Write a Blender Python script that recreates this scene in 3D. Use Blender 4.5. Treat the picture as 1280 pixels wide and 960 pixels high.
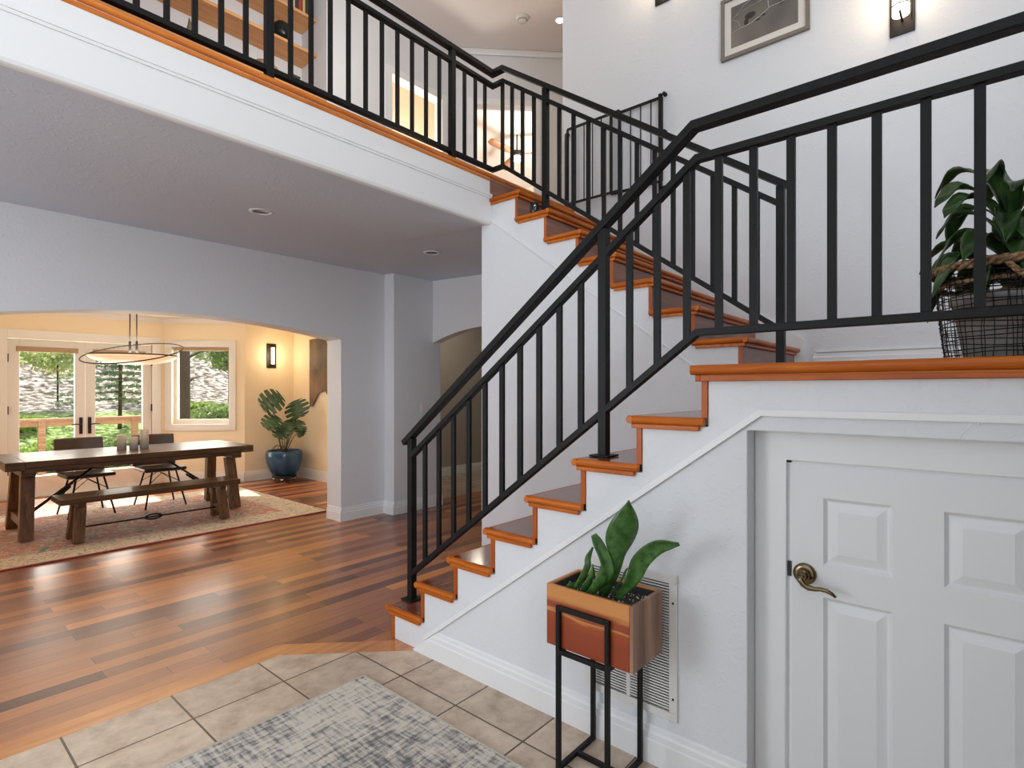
import bpy, bmesh, math, random
from mathutils import Vector, Matrix, noise
random.seed(7)
PI = math.pi
D = bpy.data
S = bpy.context.scene
for o in list(D.objects): D.objects.remove(o, do_unlink=True)
C = S.collection

# ------------------------------------------------------------------ camera, light, exposure
ANG = math.radians(40.6553)
EYE = 1.3563
cd = D.cameras.new('camera'); cam = D.objects.new('camera', cd); C.objects.link(cam)
cam.location = (0, 0, EYE); cam.rotation_euler = (PI/2, 0, ANG - PI/2)
cd.lens = 688.268/1280*36; cd.sensor_width = 36; cd.shift_y = (487.2146-480)/1280
cd.clip_start = .02; cd.clip_end = 200
S.camera = cam
vs = S.view_settings
S.display_settings.display_device = 'sRGB'
vs.view_transform = 'Standard'; vs.look = 'None'; vs.gamma = 1; vs.use_curve_mapping = False
vs.exposure = 0.0
S.cycles.max_bounces = 10; S.cycles.diffuse_bounces = 6; S.cycles.transparent_max_bounces = 24
S.cycles.caustics_reflective = False; S.cycles.caustics_refractive = False
S.cycles.sample_clamp_indirect = 6

w = D.worlds.new('sky'); S.world = w; w.use_nodes = True
nt = w.node_tree; nt.nodes.clear()
bg = nt.nodes.new('ShaderNodeBackground'); wo = nt.nodes.new('ShaderNodeOutputWorld')
bg.inputs[0].default_value = (.86, .93, 1, 1); bg.inputs[1].default_value = 1.3
nt.links.new(bg.outputs[0], wo.inputs[0])

def light(name, kind, loc, energy, col=(1,1,1), size=None, sizey=None, aim=None, radius=.05, spread=None):
    l = D.lights.new(name, kind); o = D.objects.new(name, l); C.objects.link(o)
    o.location = loc; l.energy = energy; l.color = col
    if kind == 'AREA':
        l.shape = 'RECTANGLE'; l.size = size; l.size_y = sizey or size
        if spread: l.spread = math.radians(spread)
    elif kind == 'SUN': l.angle = math.radians(.6)
    else: l.shadow_soft_size = radius
    if aim is not None:
        o.rotation_euler = Vector(aim).to_track_quat('-Z', 'Y').to_euler()
    return o
light('sun', 'SUN', (0, 20, 20), 8.5, (1, .95, .86), aim=(-.23, -1.6, -1.87))
# front daylight in its window opening, then added fill from unseen left windows
light('daylight_front', 'AREA', (-.7, -2.44, 2.9), 142, (.88, .94, 1), 3.1, 4.2, (0, 1, 0))
light('left_fill', 'AREA', (-3.04, .4, 2.9), 11, (.88, .94, 1), 3.2, 3.6, (1, 0, 0))  # general fill added from the left
light('bridge_fill', 'AREA', (-3.04, 3.40, 1.40), 66, (.90, .95, 1), 1.5, 1.8, (1, 0, 0))  # fill added for the space under the bridge
light('daylight_doors', 'AREA', (1.86, 9.25, 1.0), 52, (1, .93, .84), 1.5, 1.8, (0, -1, 0))
light('daylight_bay', 'AREA', (3.32, 8.88, 1.4), 20, (1, .93, .84), .8, 1.0, (-1, -1, 0))
light('hall_fill', 'POINT', (5.6, 5.4, 2.3), 14, (1, .88, .72), radius=.1)  # added fill that brightens the far hall, no fixture there

# ------------------------------------------------------------------ materials
def nodes(m):
    return m.node_tree.nodes, m.node_tree.links
def mat(name, col, rough=.6, metal=0, bump=None, var=None, coat=0, emit=None, trans=None, spec=None):
    """bump=(scale,strength) ; var=(scale,amount,stretch)"""
    m = D.materials.new(name); m.use_nodes = True
    n, l = nodes(m); b = n['Principled BSDF']
    b.inputs['Base Color'].default_value = (*col, 1); b.inputs['Roughness'].default_value = rough
    b.inputs['Metallic'].default_value = metal
    if coat: b.inputs['Coat Weight'].default_value = coat; b.inputs['Coat Roughness'].default_value = .08
    if spec is not None: b.inputs['Specular IOR Level'].default_value = spec
    if emit: b.inputs['Emission Color'].default_value = (*emit[0], 1); b.inputs['Emission Strength'].default_value = emit[1]
    tc = n.new('ShaderNodeTexCoord')
    if bump:
        t = n.new('ShaderNodeTexNoise'); t.inputs['Scale'].default_value = bump[0]; t.inputs['Detail'].default_value = 4
        l.new(tc.outputs['Object'], t.inputs['Vector'])
        bp = n.new('ShaderNodeBump'); bp.inputs['Strength'].default_value = bump[1]; bp.inputs['Distance'].default_value = .01
        l.new(t.outputs['Fac'], bp.inputs['Height']); l.new(bp.outputs['Normal'], b.inputs['Normal'])
    if var:
        mp = n.new('ShaderNodeMapping'); mp.inputs['Scale'].default_value = var[2] if len(var) > 2 else (1,1,1)
        t = n.new('ShaderNodeTexNoise'); t.inputs['Scale'].default_value = var[0]; t.inputs['Detail'].default_value = 5
        l.new(tc.outputs['Object'], mp.inputs['Vector']); l.new(mp.outputs['Vector'], t.inputs['Vector'])
        r = n.new('ShaderNodeValToRGB'); a = var[1]
        c2 = var[3] if len(var) > 3 else tuple(min(1, c*(1+a)) for c in col)
        c1 = tuple(c*(1-a) for c in col)
        r.color_ramp.elements[0].position = .35; r.color_ramp.elements[1].position = .65
        r.color_ramp.elements[0].color = (*c1, 1); r.color_ramp.elements[1].color = (*c2, 1)
        l.new(t.outputs['Fac'], r.inputs['Fac']); l.new(r.outputs['Color'], b.inputs['Base Color'])
    return m

WHITE = (.715, .735, .76)
M = {}
def knockdown(name, col, strength=.3):
    m = mat(name, col, .62)
    n, l = nodes(m); b = n['Principled BSDF']; tc = n.new('ShaderNodeTexCoord')
    t = n.new('ShaderNodeTexNoise'); t.inputs['Scale'].default_value = 22; t.inputs['Detail'].default_value = 3
    t.inputs['Distortion'].default_value = 1.4
    r = n.new('ShaderNodeValToRGB'); r.color_ramp.elements[0].position = .56; r.color_ramp.elements[1].position = .62
    t2 = n.new('ShaderNodeTexNoise'); t2.inputs['Scale'].default_value = 3
    mu = n.new('ShaderNodeMath'); mu.operation = 'MULTIPLY'
    bp = n.new('ShaderNodeBump'); bp.inputs['Strength'].default_value = strength; bp.inputs['Distance'].default_value = .004
    l.new(tc.outputs['Object'], t.inputs['Vector']); l.new(tc.outputs['Object'], t2.inputs['Vector'])
    l.new(t.outputs['Fac'], r.inputs['Fac']); l.new(r.outputs['Color'], mu.inputs[0]); l.new(t2.outputs['Fac'], mu.inputs[1])
    l.new(mu.outputs[0], bp.inputs['Height']); l.new(bp.outputs['Normal'], b.inputs['Normal'])
    return m
M['wall'] = knockdown('wall_paint', WHITE)
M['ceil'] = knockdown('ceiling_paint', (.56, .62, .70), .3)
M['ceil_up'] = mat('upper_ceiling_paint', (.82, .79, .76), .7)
M['trim'] = mat('white_trim_paint', (.80, .81, .82), .35)
M['doorpaint'] = mat('door_paint', (.76, .775, .79), .32, bump=(1, .0))
M['peach'] = mat('beige_wall_paint', (.88, .77, .58), .65)
M['cream'] = mat('cream_wall_paint', (.88, .84, .74), .7)
M['hallwall'] = mat('taupe_wall_paint', (.42, .38, .32), .7)
M['iron'] = mat('satin_black_iron', (.0095, .0095, .0095), .45, 0, bump=(90, .12), spec=.2)
M['iron2'] = mat('dark_bronze', (.022, .015, .012), .45, .3)
M['brass'] = mat('antique_brass', (.20, .15, .085), .22, 1)
M['grille'] = mat('grille_enamel', (.72, .71, .69), .4)
M['dark'] = mat('dark_recess', (.03, .03, .03), .8)
M['bulb'] = mat('lamp_glow', (1, .9, .7), .5, emit=((1, .78, .48), 9))
M['bulbw'] = mat('sconce_glass_glow', (1, .9, .75), .4, emit=((1, .86, .66), 4.5))
M['spot'] = mat('lit_downlight', (1, 1, 1), .5, emit=((1, .96, .9), 8))
M['candle'] = mat('grey_wax', (.66, .62, .56), .5, bump=(30, .3))
M['rope'] = mat('seagrass_rope', (.26, .14, .065), .85, bump=(60, 1), var=(70, .55, (1,1,1), (.42,.26,.13)))
M['soil'] = mat('potting_soil', (.03, .022, .018), .9, bump=(80, 1), var=(110, .6, (1,1,1), (.07, .055, .045)))
M['pot'] = mat('blue_glaze', (.005, .06, .16), .12, coat=.4, var=(4, .35, (1, 1, .6), (.012, .12, .27)))
M['liner'] = mat('grey_liner', (.50, .48, .45), .7, bump=(30, .4))
M['leather'] = mat('dark_leather', (.055, .035, .028), .38, bump=(60, .2))
M['chrome'] = mat('bright_steel', (.6, .6, .6), .2, 1)
M['blind'] = mat('tan_blind_fabric', (.42, .31, .20), .8)
M['paper'] = mat('white_mat_board', (.72, .68, .62), .7)
M['taupeframe'] = mat('taupe_frame_wood', (.20, .17, .135), .5)
M['plastic'] = mat('white_plastic', (.72, .72, .71), .35)
M['blackplastic'] = mat('black_gloss_plastic', (.012, .012, .014), .12)
M['deckwood'] = mat('cedar_deck', (.46, .28, .17), .6, var=(3, .25, (1, 8, 8)))
M['bark'] = mat('tree_bark', (.06, .045, .032), .9, bump=(12, .8), var=(6, .4, (1, 1, .2)))
M['fanwood'] = mat('walnut_blade', (.40, .20, .10), .5)
M['artmetal'] = mat('weathered_bronze_sheet', (.10, .08, .065), .6, .1, bump=(14, .6), var=(2.2, .3, (1, 1, 1), (.26, .15, .09)))
M['cloth_book'] = {}
for nm, c in dict(red=(.5, .03, .03), cream=(.7, .6, .42), black=(.03, .03, .035), yellow=(.6, .42, .12), navy=(.03, .04, .07)).items():
    M['cloth_book'][nm] = mat('book_cover_'+nm, c, .5)

def wood(name, c1, c2, rough=.3, axis=0, scale=5, coat=.3, bump=.05, spec=.3):
    m = D.materials.new(name); m.use_nodes = True
    n, l = nodes(m); b = n['Principled BSDF']
    tc = n.new('ShaderNodeTexCoord'); mp = n.new('ShaderNodeMapping')
    sc = [9, 9, 9]; sc[axis] = .8; mp.inputs['Scale'].default_value = sc
    t = n.new('ShaderNodeTexNoise'); t.inputs['Scale'].default_value = scale; t.inputs['Detail'].default_value = 6
    t.inputs['Distortion'].default_value = .6
    r = n.new('ShaderNodeValToRGB'); r.color_ramp.elements[0].position = .3; r.color_ramp.elements[1].position = .7
    r.color_ramp.elements[0].color = (*c1, 1); r.color_ramp.elements[1].color = (*c2, 1)
    l.new(tc.outputs['Object'], mp.inputs[0]); l.new(mp.outputs[0], t.inputs['Vector'])
    l.new(t.outputs['Fac'], r.inputs['Fac']); l.new(r.outputs['Color'], b.inputs['Base Color'])
    b.inputs['Roughness'].default_value = rough; b.inputs['Coat Weight'].default_value = coat; b.inputs['Specular IOR Level'].default_value = spec
    b.inputs['Coat Roughness'].default_value = .12
    bp = n.new('ShaderNodeBump'); bp.inputs['Strength'].default_value = bump; bp.inputs['Distance'].default_value = .01
    l.new(t.outputs['Fac'], bp.inputs['Height']); l.new(bp.outputs['Normal'], b.inputs['Normal'])
    return m
M['nosingY'] = wood('cherry_nosing_along_y', (.38, .075, .004), (.58, .150, .008), .38, 1, 5, .04)
M['nosingX'] = wood('cherry_nosing_along_x', (.40, .088, .005), (.64, .180, .012), .38, 0, 5, .04)
M['balcony'] = wood('lit_cherry_balcony', (.50, .135, .020), (.78, .25, .04), .34, 0, 5, .08)  # lighter copy of the cherry nosing, stronger light put into its colour
M['tread'] = wood('brazilian_cherry_tread', (.13, .035, .020), (.26, .075, .035), .22, 0, 4, .5)
M['riserwood'] = wood('cherry_riser', (.15, .055, .035), (.30, .12, .07), .28, 0, 3)
M['riserside'] = wood('cherry_riser_upright', (.36, .065, .004), (.50, .115, .007), .4, 2, 5, .03)
M['table'] = wood('dark_walnut', (.045, .024, .012), (.13, .066, .03), .42, 0, 4, .1)
M['tableleg'] = wood('dark_walnut_upright', (.065, .032, .014), (.19, .09, .036), .4, 2, 4, .1)
M['shelf'] = wood('pine_shelf', (.55, .26, .09), (.75, .40, .16), .45, 0, 3, .1)
M['border'] = wood('cherry_border_plank', (.46, .17, .05), (.66, .27, .085), .25, 0, 3, .5)

def floor_planks():
    m = D.materials.new('cherry_plank_floor'); m.use_nodes = True
    n, l = nodes(m); b = n['Principled BSDF']; tc = n.new('ShaderNodeTexCoord')
    br = n.new('ShaderNodeTexBrick'); br.offset = .37; br.offset_frequency = 2; br.squash = 1.3; br.squash_frequency = 3
    br.inputs['Color1'].default_value = (0, 0, 0, 1); br.inputs['Color2'].default_value = (1, 1, 1, 1)
    br.inputs['Mortar'].default_value = (.0, .0, .0, 1)
    br.inputs['Scale'].default_value = 1; br.inputs['Mortar Size'].default_value = .0012
    br.inputs['Brick Width'].default_value = 1.15; br.inputs['Row Height'].default_value = .098
    l.new(tc.outputs['Object'], br.inputs['Vector'])
    r = n.new('ShaderNodeValToRGB'); e = r.color_ramp.elements
    e[0].position = 0; e[0].color = (.085, .028, .020, 1); e[1].position = 1; e[1].color = (.68, .26, .075, 1)
    for p, c in ((.22, (.19, .064, .036)), (.55, (.34, .125, .058)), (.85, (.48, .18, .065))):
        x = e.new(p); x.color = (*c, 1)
    l.new(br.outputs['Color'], r.inputs['Fac'])
    mp = n.new('ShaderNodeMapping'); mp.inputs['Scale'].default_value = (1.2, 16, 1)
    t = n.new('ShaderNodeTexNoise'); t.inputs['Scale'].default_value = 3; t.inputs['Detail'].default_value = 6
    l.new(tc.outputs['Object'], mp.inputs[0]); l.new(mp.outputs[0], t.inputs['Vector'])
    mr = n.new('ShaderNodeMapRange'); mr.inputs['To Min'].default_value = .62; mr.inputs['To Max'].default_value = 1.4
    l.new(t.outputs['Fac'], mr.inputs['Value'])
    mx = n.new('ShaderNodeMix'); mx.data_type = 'RGBA'; mx.blend_type = 'MULTIPLY'; mx.inputs[0].default_value = 1
    l.new(r.outputs['Color'], mx.inputs[6]); l.new(mr.outputs[0], mx.inputs[7])
    # joints between planks: dark
    mj = n.new('ShaderNodeMix'); mj.data_type = 'RGBA'; mj.inputs[7].default_value = (.02, .008, .006, 1)
    l.new(br.outputs['Fac'], mj.inputs[0]); l.new(mx.outputs[2], mj.inputs[6]); l.new(mj.outputs[2], b.inputs['Base Color'])
    t2 = n.new('ShaderNodeTexNoise'); t2.inputs['Scale'].default_value = 2.2
    l.new(tc.outputs['Object'], t2.inputs['Vector'])
    mr2 = n.new('ShaderNodeMapRange'); mr2.inputs['To Min'].default_value = .30; mr2.inputs['To Max'].default_value = .40
    l.new(t2.outputs['Fac'], mr2.inputs['Value']); l.new(mr2.outputs[0], b.inputs['Roughness'])
    b.inputs['Coat Weight'].default_value = .25; b.inputs['Coat Roughness'].default_value = .2
    bp = n.new('ShaderNodeBump'); bp.inputs['Strength'].default_value = .012; bp.inputs['Distance'].default_value = .01
    mp3 = n.new('ShaderNodeMapping'); mp3.inputs['Scale'].default_value = (2, 9, 1)
    t3 = n.new('ShaderNodeTexNoise'); t3.inputs['Scale'].default_value = 1.6; t3.inputs['Detail'].default_value = 3
    l.new(tc.outputs['Object'], mp3.inputs[0]); l.new(mp3.outputs[0], t3.inputs['Vector'])
    l.new(t3.outputs['Fac'], bp.inputs['Height']); l.new(bp.outputs['Normal'], b.inputs['Normal'])
    return m
M['planks'] = floor_planks()

def tiles():
    m = D.materials.new('beige_ceramic_tile'); m.use_nodes = True
    n, l = nodes(m); b = n['Principled BSDF']; tc = n.new('ShaderNodeTexCoord')
    mp = n.new('ShaderNodeMapping'); mp.inputs['Location'].default_value = (-1.637+.385*20, -2.475+.3745*20, 0)
    br = n.new('ShaderNodeTexBrick'); br.offset = 0; br.squash = 1
    br.inputs['Color1'].default_value = (0, 0, 0, 1); br.inputs['Color2'].default_value = (1, 1, 1, 1)
    br.inputs['Scale'].default_value = 1; br.inputs['Mortar Size'].default_value = .0042; br.inputs['Mortar Smooth'].default_value = .1
    br.inputs['Brick Width'].default_value = .385; br.inputs['Row Height'].default_value = .3745
    l.new(tc.outputs['Object'], mp.inputs[0]); l.new(mp.outputs[0], br.inputs['Vector'])
    t = n.new('ShaderNodeTexNoise'); t.inputs['Scale'].default_value = 9; t.inputs['Detail'].default_value = 12; t.inputs['Roughness'].default_value = .65; t.inputs['Distortion'].default_value = .15
    l.new(tc.outputs['Object'], t.inputs['Vector'])
    r = n.new('ShaderNodeValToRGB'); e = r.color_ramp.elements
    e[0].position = .33; e[0].color = (.42, .31, .225, 1); e[1].position = .68; e[1].color = (.70, .58, .46, 1)
    x = e.new(.5); x.color = (.58, .46, .35, 1)
    l.new(t.outputs['Fac'], r.inputs['Fac'])
    hs = n.new('ShaderNodeMix'); hs.data_type = 'RGBA'; hs.blend_type = 'MULTIPLY'; hs.inputs[0].default_value = 1
    mr = n.new('ShaderNodeMapRange'); mr.inputs['To Min'].default_value = .86; mr.inputs['To Max'].default_value = 1.08
    l.new(br.outputs['Color'], mr.inputs['Value']); l.new(r.outputs['Color'], hs.inputs[6]); l.new(mr.outputs[0], hs.inputs[7])
    mj = n.new('ShaderNodeMix'); mj.data_type = 'RGBA'; mj.inputs[7].default_value = (.10, .068, .045, 1)
    l.new(br.outputs['Fac'], mj.inputs[0]); l.new(hs.outputs[2], mj.inputs[6]); l.new(mj.outputs[2], b.inputs['Base Color'])
    b.inputs['Roughness'].default_value = .38
    iv = n.new('ShaderNodeMath'); iv.operation = 'SUBTRACT'; iv.inputs[0].default_value = 1; l.new(br.outputs['Fac'], iv.inputs[1])
    bp = n.new('ShaderNodeBump'); bp.inputs['Strength'].default_value = .5; bp.inputs['Distance'].default_value = .004
    l.new(iv.outputs[0], bp.inputs['Height'])
    bp2 = n.new('ShaderNodeBump'); bp2.inputs['Strength'].default_value = .1; bp2.inputs['Distance'].default_value = .01
    l.new(t.outputs['Fac'], bp2.inputs['Height']); l.new(bp.outputs['Normal'], bp2.inputs['Normal'])
    l.new(bp2.outputs['Normal'], b.inputs['Normal'])
    return m
M['tile'] = tiles()

def rug_foyer():
    m = D.materials.new('distressed_grey_rug'); m.use_nodes = True
    n, l = nodes(m); b = n['Principled BSDF']; tc = n.new('ShaderNodeTexCoord')
    def nz(scale, st, det=6, dist=0):
        mp = n.new('ShaderNodeMapping'); mp.inputs['Scale'].default_value = st
        t = n.new('ShaderNodeTexNoise'); t.inputs['Scale'].default_value = scale; t.inputs['Detail'].default_value = det
        t.inputs['Distortion'].default_value = dist
        l.new(tc.outputs['Object'], mp.inputs[0]); l.new(mp.outputs[0], t.inputs['Vector']); return t.outputs['Fac']
    def mth(op, a, bb):
        q = n.new('ShaderNodeMath'); q.operation = op
        for i, v in enumerate((a, bb)):
            if isinstance(v, (int, float)): q.inputs[i].default_value = v
            else: l.new(v, q.inputs[i])
        return q.outputs[0]
    big = nz(1.8, (1, 1, 1), 3)
    sx = nz(14, (4.5, .7, 1)); sy = nz(12, (.7, 5, 1)); fine = nz(150, (1, 1, 1), 2)
    v = mth('MULTIPLY', sx, .42); v = mth('ADD', v, mth('MULTIPLY', sy, .42)); v = mth('ADD', v, mth('MULTIPLY', big, .36))
    v = mth('ADD', v, mth('MULTIPLY', fine, .10))
    vo = n.new('ShaderNodeTexVoronoi'); vo.distance = 'CHEBYCHEV'; vo.feature = 'DISTANCE_TO_EDGE'; vo.inputs['Scale'].default_value = 19; vo.inputs['Randomness'].default_value = .45
    mp = n.new('ShaderNodeMapping'); mp.inputs['Scale'].default_value = (1.6, 1, 1); l.new(tc.outputs['Object'], mp.inputs[0]); l.new(mp.outputs[0], vo.inputs['Vector'])
    ed = n.new('ShaderNodeMapRange'); ed.inputs['From Max'].default_value = .06; ed.inputs['To Min'].default_value = -.05; ed.inputs['To Max'].default_value = .01
    l.new(vo.outputs['Distance'], ed.inputs['Value']); v = mth('ADD', v, ed.outputs[0])
    r = n.new('ShaderNodeValToRGB'); e = r.color_ramp.elements
    e[0].position = .50; e[0].color = (.13, .125, .125, 1); e[1].position = .70; e[1].color = (.66, .61, .53, 1)
    x = e.new(.57); x.color = (.25, .245, .245, 1); x = e.new(.62); x.color = (.46, .425, .375, 1)
    l.new(v, r.inputs['Fac']); l.new(r.outputs['Color'], b.inputs['Base Color']); b.inputs['Roughness'].default_value = .9
    bp = n.new('ShaderNodeBump'); bp.inputs['Strength'].default_value = .4; bp.inputs['Distance'].default_value = .004
    l.new(v, bp.inputs['Height']); l.new(bp.outputs['Normal'], b.inputs['Normal'])
    return m
M['rugf'] = rug_foyer()
M['rugbind'] = mat('cream_rug_binding', (.55, .50, .43), .9, bump=(120, .5))

def rug_dining():
    m = D.materials.new('faded_red_oriental_rug'); m.use_nodes = True
    n, l = nodes(m); b = n['Principled BSDF']; tc = n.new('ShaderNodeTexCoord')
    def ramp(src, stops):
        r = n.new('ShaderNodeValToRGB'); e = r.color_ramp.elements
        e[0].position, e[0].color = stops[0][0], (*stops[0][1], 1); e[1].position, e[1].color = stops[-1][0], (*stops[-1][1], 1)
        for p, c in stops[1:-1]: x = e.new(p); x.color = (*c, 1)
        l.new(src, r.inputs['Fac']); return r.outputs['Color']
    t = n.new('ShaderNodeTexNoise'); t.inputs['Scale'].default_value = 7; t.inputs['Detail'].default_value = 5; t.inputs['Distortion'].default_value = 1.5
    l.new(tc.outputs['Object'], t.inputs['Vector'])
    t2 = n.new('ShaderNodeTexNoise'); t2.inputs['Scale'].default_value = 18; t2.inputs['Detail'].default_value = 6; t2.inputs['Distortion'].default_value = 2
    l.new(tc.outputs['Object'], t2.inputs['Vector'])
    field = ramp(t.outputs['Fac'], [(.36, (.20, .25, .25)), (.42, (.60, .50, .42)), (.49, (.52, .24, .19)), (.56, (.56, .28, .22)), (.61, (.72, .58, .48)), (.72, (.32, .36, .32))])
    bord = ramp(t2.outputs['Fac'], [(.36, (.20, .24, .22)), (.42, (.52, .45, .35)), (.55, (.74, .65, .52)), (.66, (.55, .30, .23))])
    # distance from the rug's edge (object space centred)
    sp = n.new('ShaderNodeSeparateXYZ'); l.new(tc.outputs['Object'], sp.inputs[0])
    def ab(o, half):
        a = n.new('ShaderNodeMath'); a.operation = 'ABSOLUTE'; l.new(o, a.inputs[0])
        s = n.new('ShaderNodeMath'); s.operation = 'SUBTRACT'; s.inputs[0].default_value = half; l.new(a.outputs[0], s.inputs[1]); return s.outputs[0]
    mn = n.new('ShaderNodeMath'); mn.operation = 'MINIMUM'
    l.new(ab(sp.outputs[0], 1.85), mn.inputs[0]); l.new(ab(sp.outputs[1], 1.20), mn.inputs[1])
    st = ramp(mn.outputs[0], [(.0, (0, 0, 0)), (.36, (0, 0, 0)), (.38, (1, 1, 1)), (1, (1, 1, 1))])
    mx = n.new('ShaderNodeMix'); mx.data_type = 'RGBA'; l.new(st, mx.inputs[0]); l.new(bord, mx.inputs[6]); l.new(field, mx.inputs[7])
    st2 = ramp(mn.outputs[0], [(.0, (1, 1, 1)), (.022, (1, 1, 1)), (.028, (0, 0, 0)), (1, (0, 0, 0))])
    mx2 = n.new('ShaderNodeMix'); mx2.data_type = 'RGBA'; l.new(st2, mx2.inputs[0]); l.new(mx.outputs[2], mx2.inputs[6]); mx2.inputs[7].default_value = (.28, .06, .05, 1)
    l.new(mx2.outputs[2], b.inputs['Base Color']); b.inputs['Roughness'].default_value = .95
    return m
M['rugd'] = rug_dining()

def leafmat(name, c1, c2, scale=30, rough=.35, detail=2):
    m = mat(name, c1, rough, var=(scale, 0, (1, 1, 1), c2))
    return m
M['snake'] = leafmat('mottled_green_leaf', (.022, .075, .015), (.06, .16, .028), 45, .3)
M['monstera'] = leafmat('dark_green_leaf', (.020, .060, .022), (.035, .10, .035), 12, .3)
M['dracaena'] = leafmat('glossy_green_leaf', (.012, .040, .010), (.045, .11, .025), 14, .3)
M['stem'] = mat('plant_stem', (.12, .14, .06), .6)
M['cane'] = mat('plant_cane', (.22, .16, .09), .7, bump=(30, .5))
def foliage(name, c1, c2):
    m = mat(name, c1, .6, var=(2.5, .0, (1,1,1), c2)); n, l = nodes(m)
    b = n['Principled BSDF']; b.inputs['Subsurface Weight'].default_value = 0
    tr = n.new('ShaderNodeBsdfTranslucent'); mx = n.new('ShaderNodeMixShader'); mx.inputs[0].default_value = .35
    tr.inputs[0].default_value = (*c2, 1)
    out = n['Material Output']; l.new(b.outputs[0], mx.inputs[1]); l.new(tr.outputs[0], mx.inputs[2]); l.new(mx.outputs[0], out.inputs[0])
    return m
M['fol_bright'] = foliage('fresh_green_foliage', (.16, .30, .05), (.42, .56, .12))
M['fol_mid'] = foliage('green_foliage', (.12, .22, .06), (.30, .42, .14))
M['fol_con'] = foliage('conifer_needles', (.10, .17, .09), (.26, .36, .20))
M['fol_pale'] = foliage('pale_spring_foliage', (.34, .42, .13), (.60, .66, .30))
M['grass'] = mat('lawn_grass', (.22, .36, .06), .9, var=(3, .3, (1, 1, 1), (.50, .62, .18)))
M['litter'] = mat('leaf_litter', (.26, .19, .15), .9, bump=(5, 1), var=(4.5, .45, (1, 1.6, 1.6), (.85, .79, .74)))
def gmat():
    m = D.materials.new('garden_ground'); m.use_nodes = True
    n, l = nodes(m); b = n['Principled BSDF']; tc = n.new('ShaderNodeTexCoord')
    def rp(scale, stops, det=6):
        t = n.new('ShaderNodeTexNoise'); t.inputs['Scale'].default_value = scale; t.inputs['Detail'].default_value = det
        l.new(tc.outputs['Object'], t.inputs['Vector']); r = n.new('ShaderNodeValToRGB'); e = r.color_ramp.elements
        e[0].position, e[0].color = stops[0][0], (*stops[0][1], 1); e[1].position, e[1].color = stops[-1][0], (*stops[-1][1], 1)
        for p, c in stops[1:-1]: x = e.new(p); x.color = (*c, 1)
        l.new(t.outputs['Fac'], r.inputs['Fac']); return r.outputs['Color']
    g = rp(8, [(.38, (.05, .11, .015)), (.47, (.17, .28, .04)), (.56, (.34, .45, .12)), (.68, (.60, .66, .38))], 10)
    h = rp(6.0, [(.38, (.045, .034, .026)), (.45, (.16, .12, .095)), (.52, (.34, .29, .25)), (.62, (.62, .57, .53))], 12)
    sp = n.new('ShaderNodeSeparateXYZ'); l.new(tc.outputs['Object'], sp.inputs[0])
    t = n.new('ShaderNodeTexNoise'); t.inputs['Scale'].default_value = .5; l.new(tc.outputs['Object'], t.inputs['Vector'])
    ad = n.new('ShaderNodeMath'); ad.operation = 'MULTIPLY_ADD'; ad.inputs[1].default_value = 3; l.new(t.outputs['Fac'], ad.inputs[0]); l.new(sp.outputs[1], ad.inputs[2])
    mr = n.new('ShaderNodeMapRange'); mr.inputs['From Min'].default_value = 20.3; mr.inputs['From Max'].default_value = 21.3; l.new(ad.outputs[0], mr.inputs['Value'])
    mx = n.new('ShaderNodeMix'); mx.data_type = 'RGBA'; l.new(mr.outputs[0], mx.inputs[0]); l.new(g, mx.inputs[6]); l.new(h, mx.inputs[7])
    l.new(mx.outputs[2], b.inputs['Base Color']); b.inputs['Roughness'].default_value = .95
    return m
M['ground'] = gmat()

def glass():
    m = D.materials.new('window_glass'); m.use_nodes = True
    n, l = nodes(m); n.remove(n['Principled BSDF']); out = n['Material Output']
    tr = n.new('ShaderNodeBsdfTransparent'); gl = n.new('ShaderNodeBsdfGlossy'); gl.inputs['Roughness'].default_value = .02
    lw = n.new('ShaderNodeLayerWeight'); lw.inputs[0].default_value = .5; pw = n.new('ShaderNodeMath'); pw.operation = 'POWER'; pw.inputs[1].default_value = 4; fr = n.new('ShaderNodeMath'); fr.operation = 'MULTIPLY_ADD'; fr.inputs[1].default_value = .5; fr.inputs[2].default_value = .035; l.new(lw.outputs['Facing'], pw.inputs[0]); l.new(pw.outputs[0], fr.inputs[0]); mx = n.new('ShaderNodeMixShader')
    tr.inputs[0].default_value = (.96, .97, .96, 1)
    l.new(fr.outputs[0], mx.inputs[0]); l.new(tr.outputs[0], mx.inputs[1]); l.new(gl.outputs[0], mx.inputs[2]); l.new(mx.outputs[0], out.inputs[0])
    return m
M['glass'] = glass()

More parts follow.
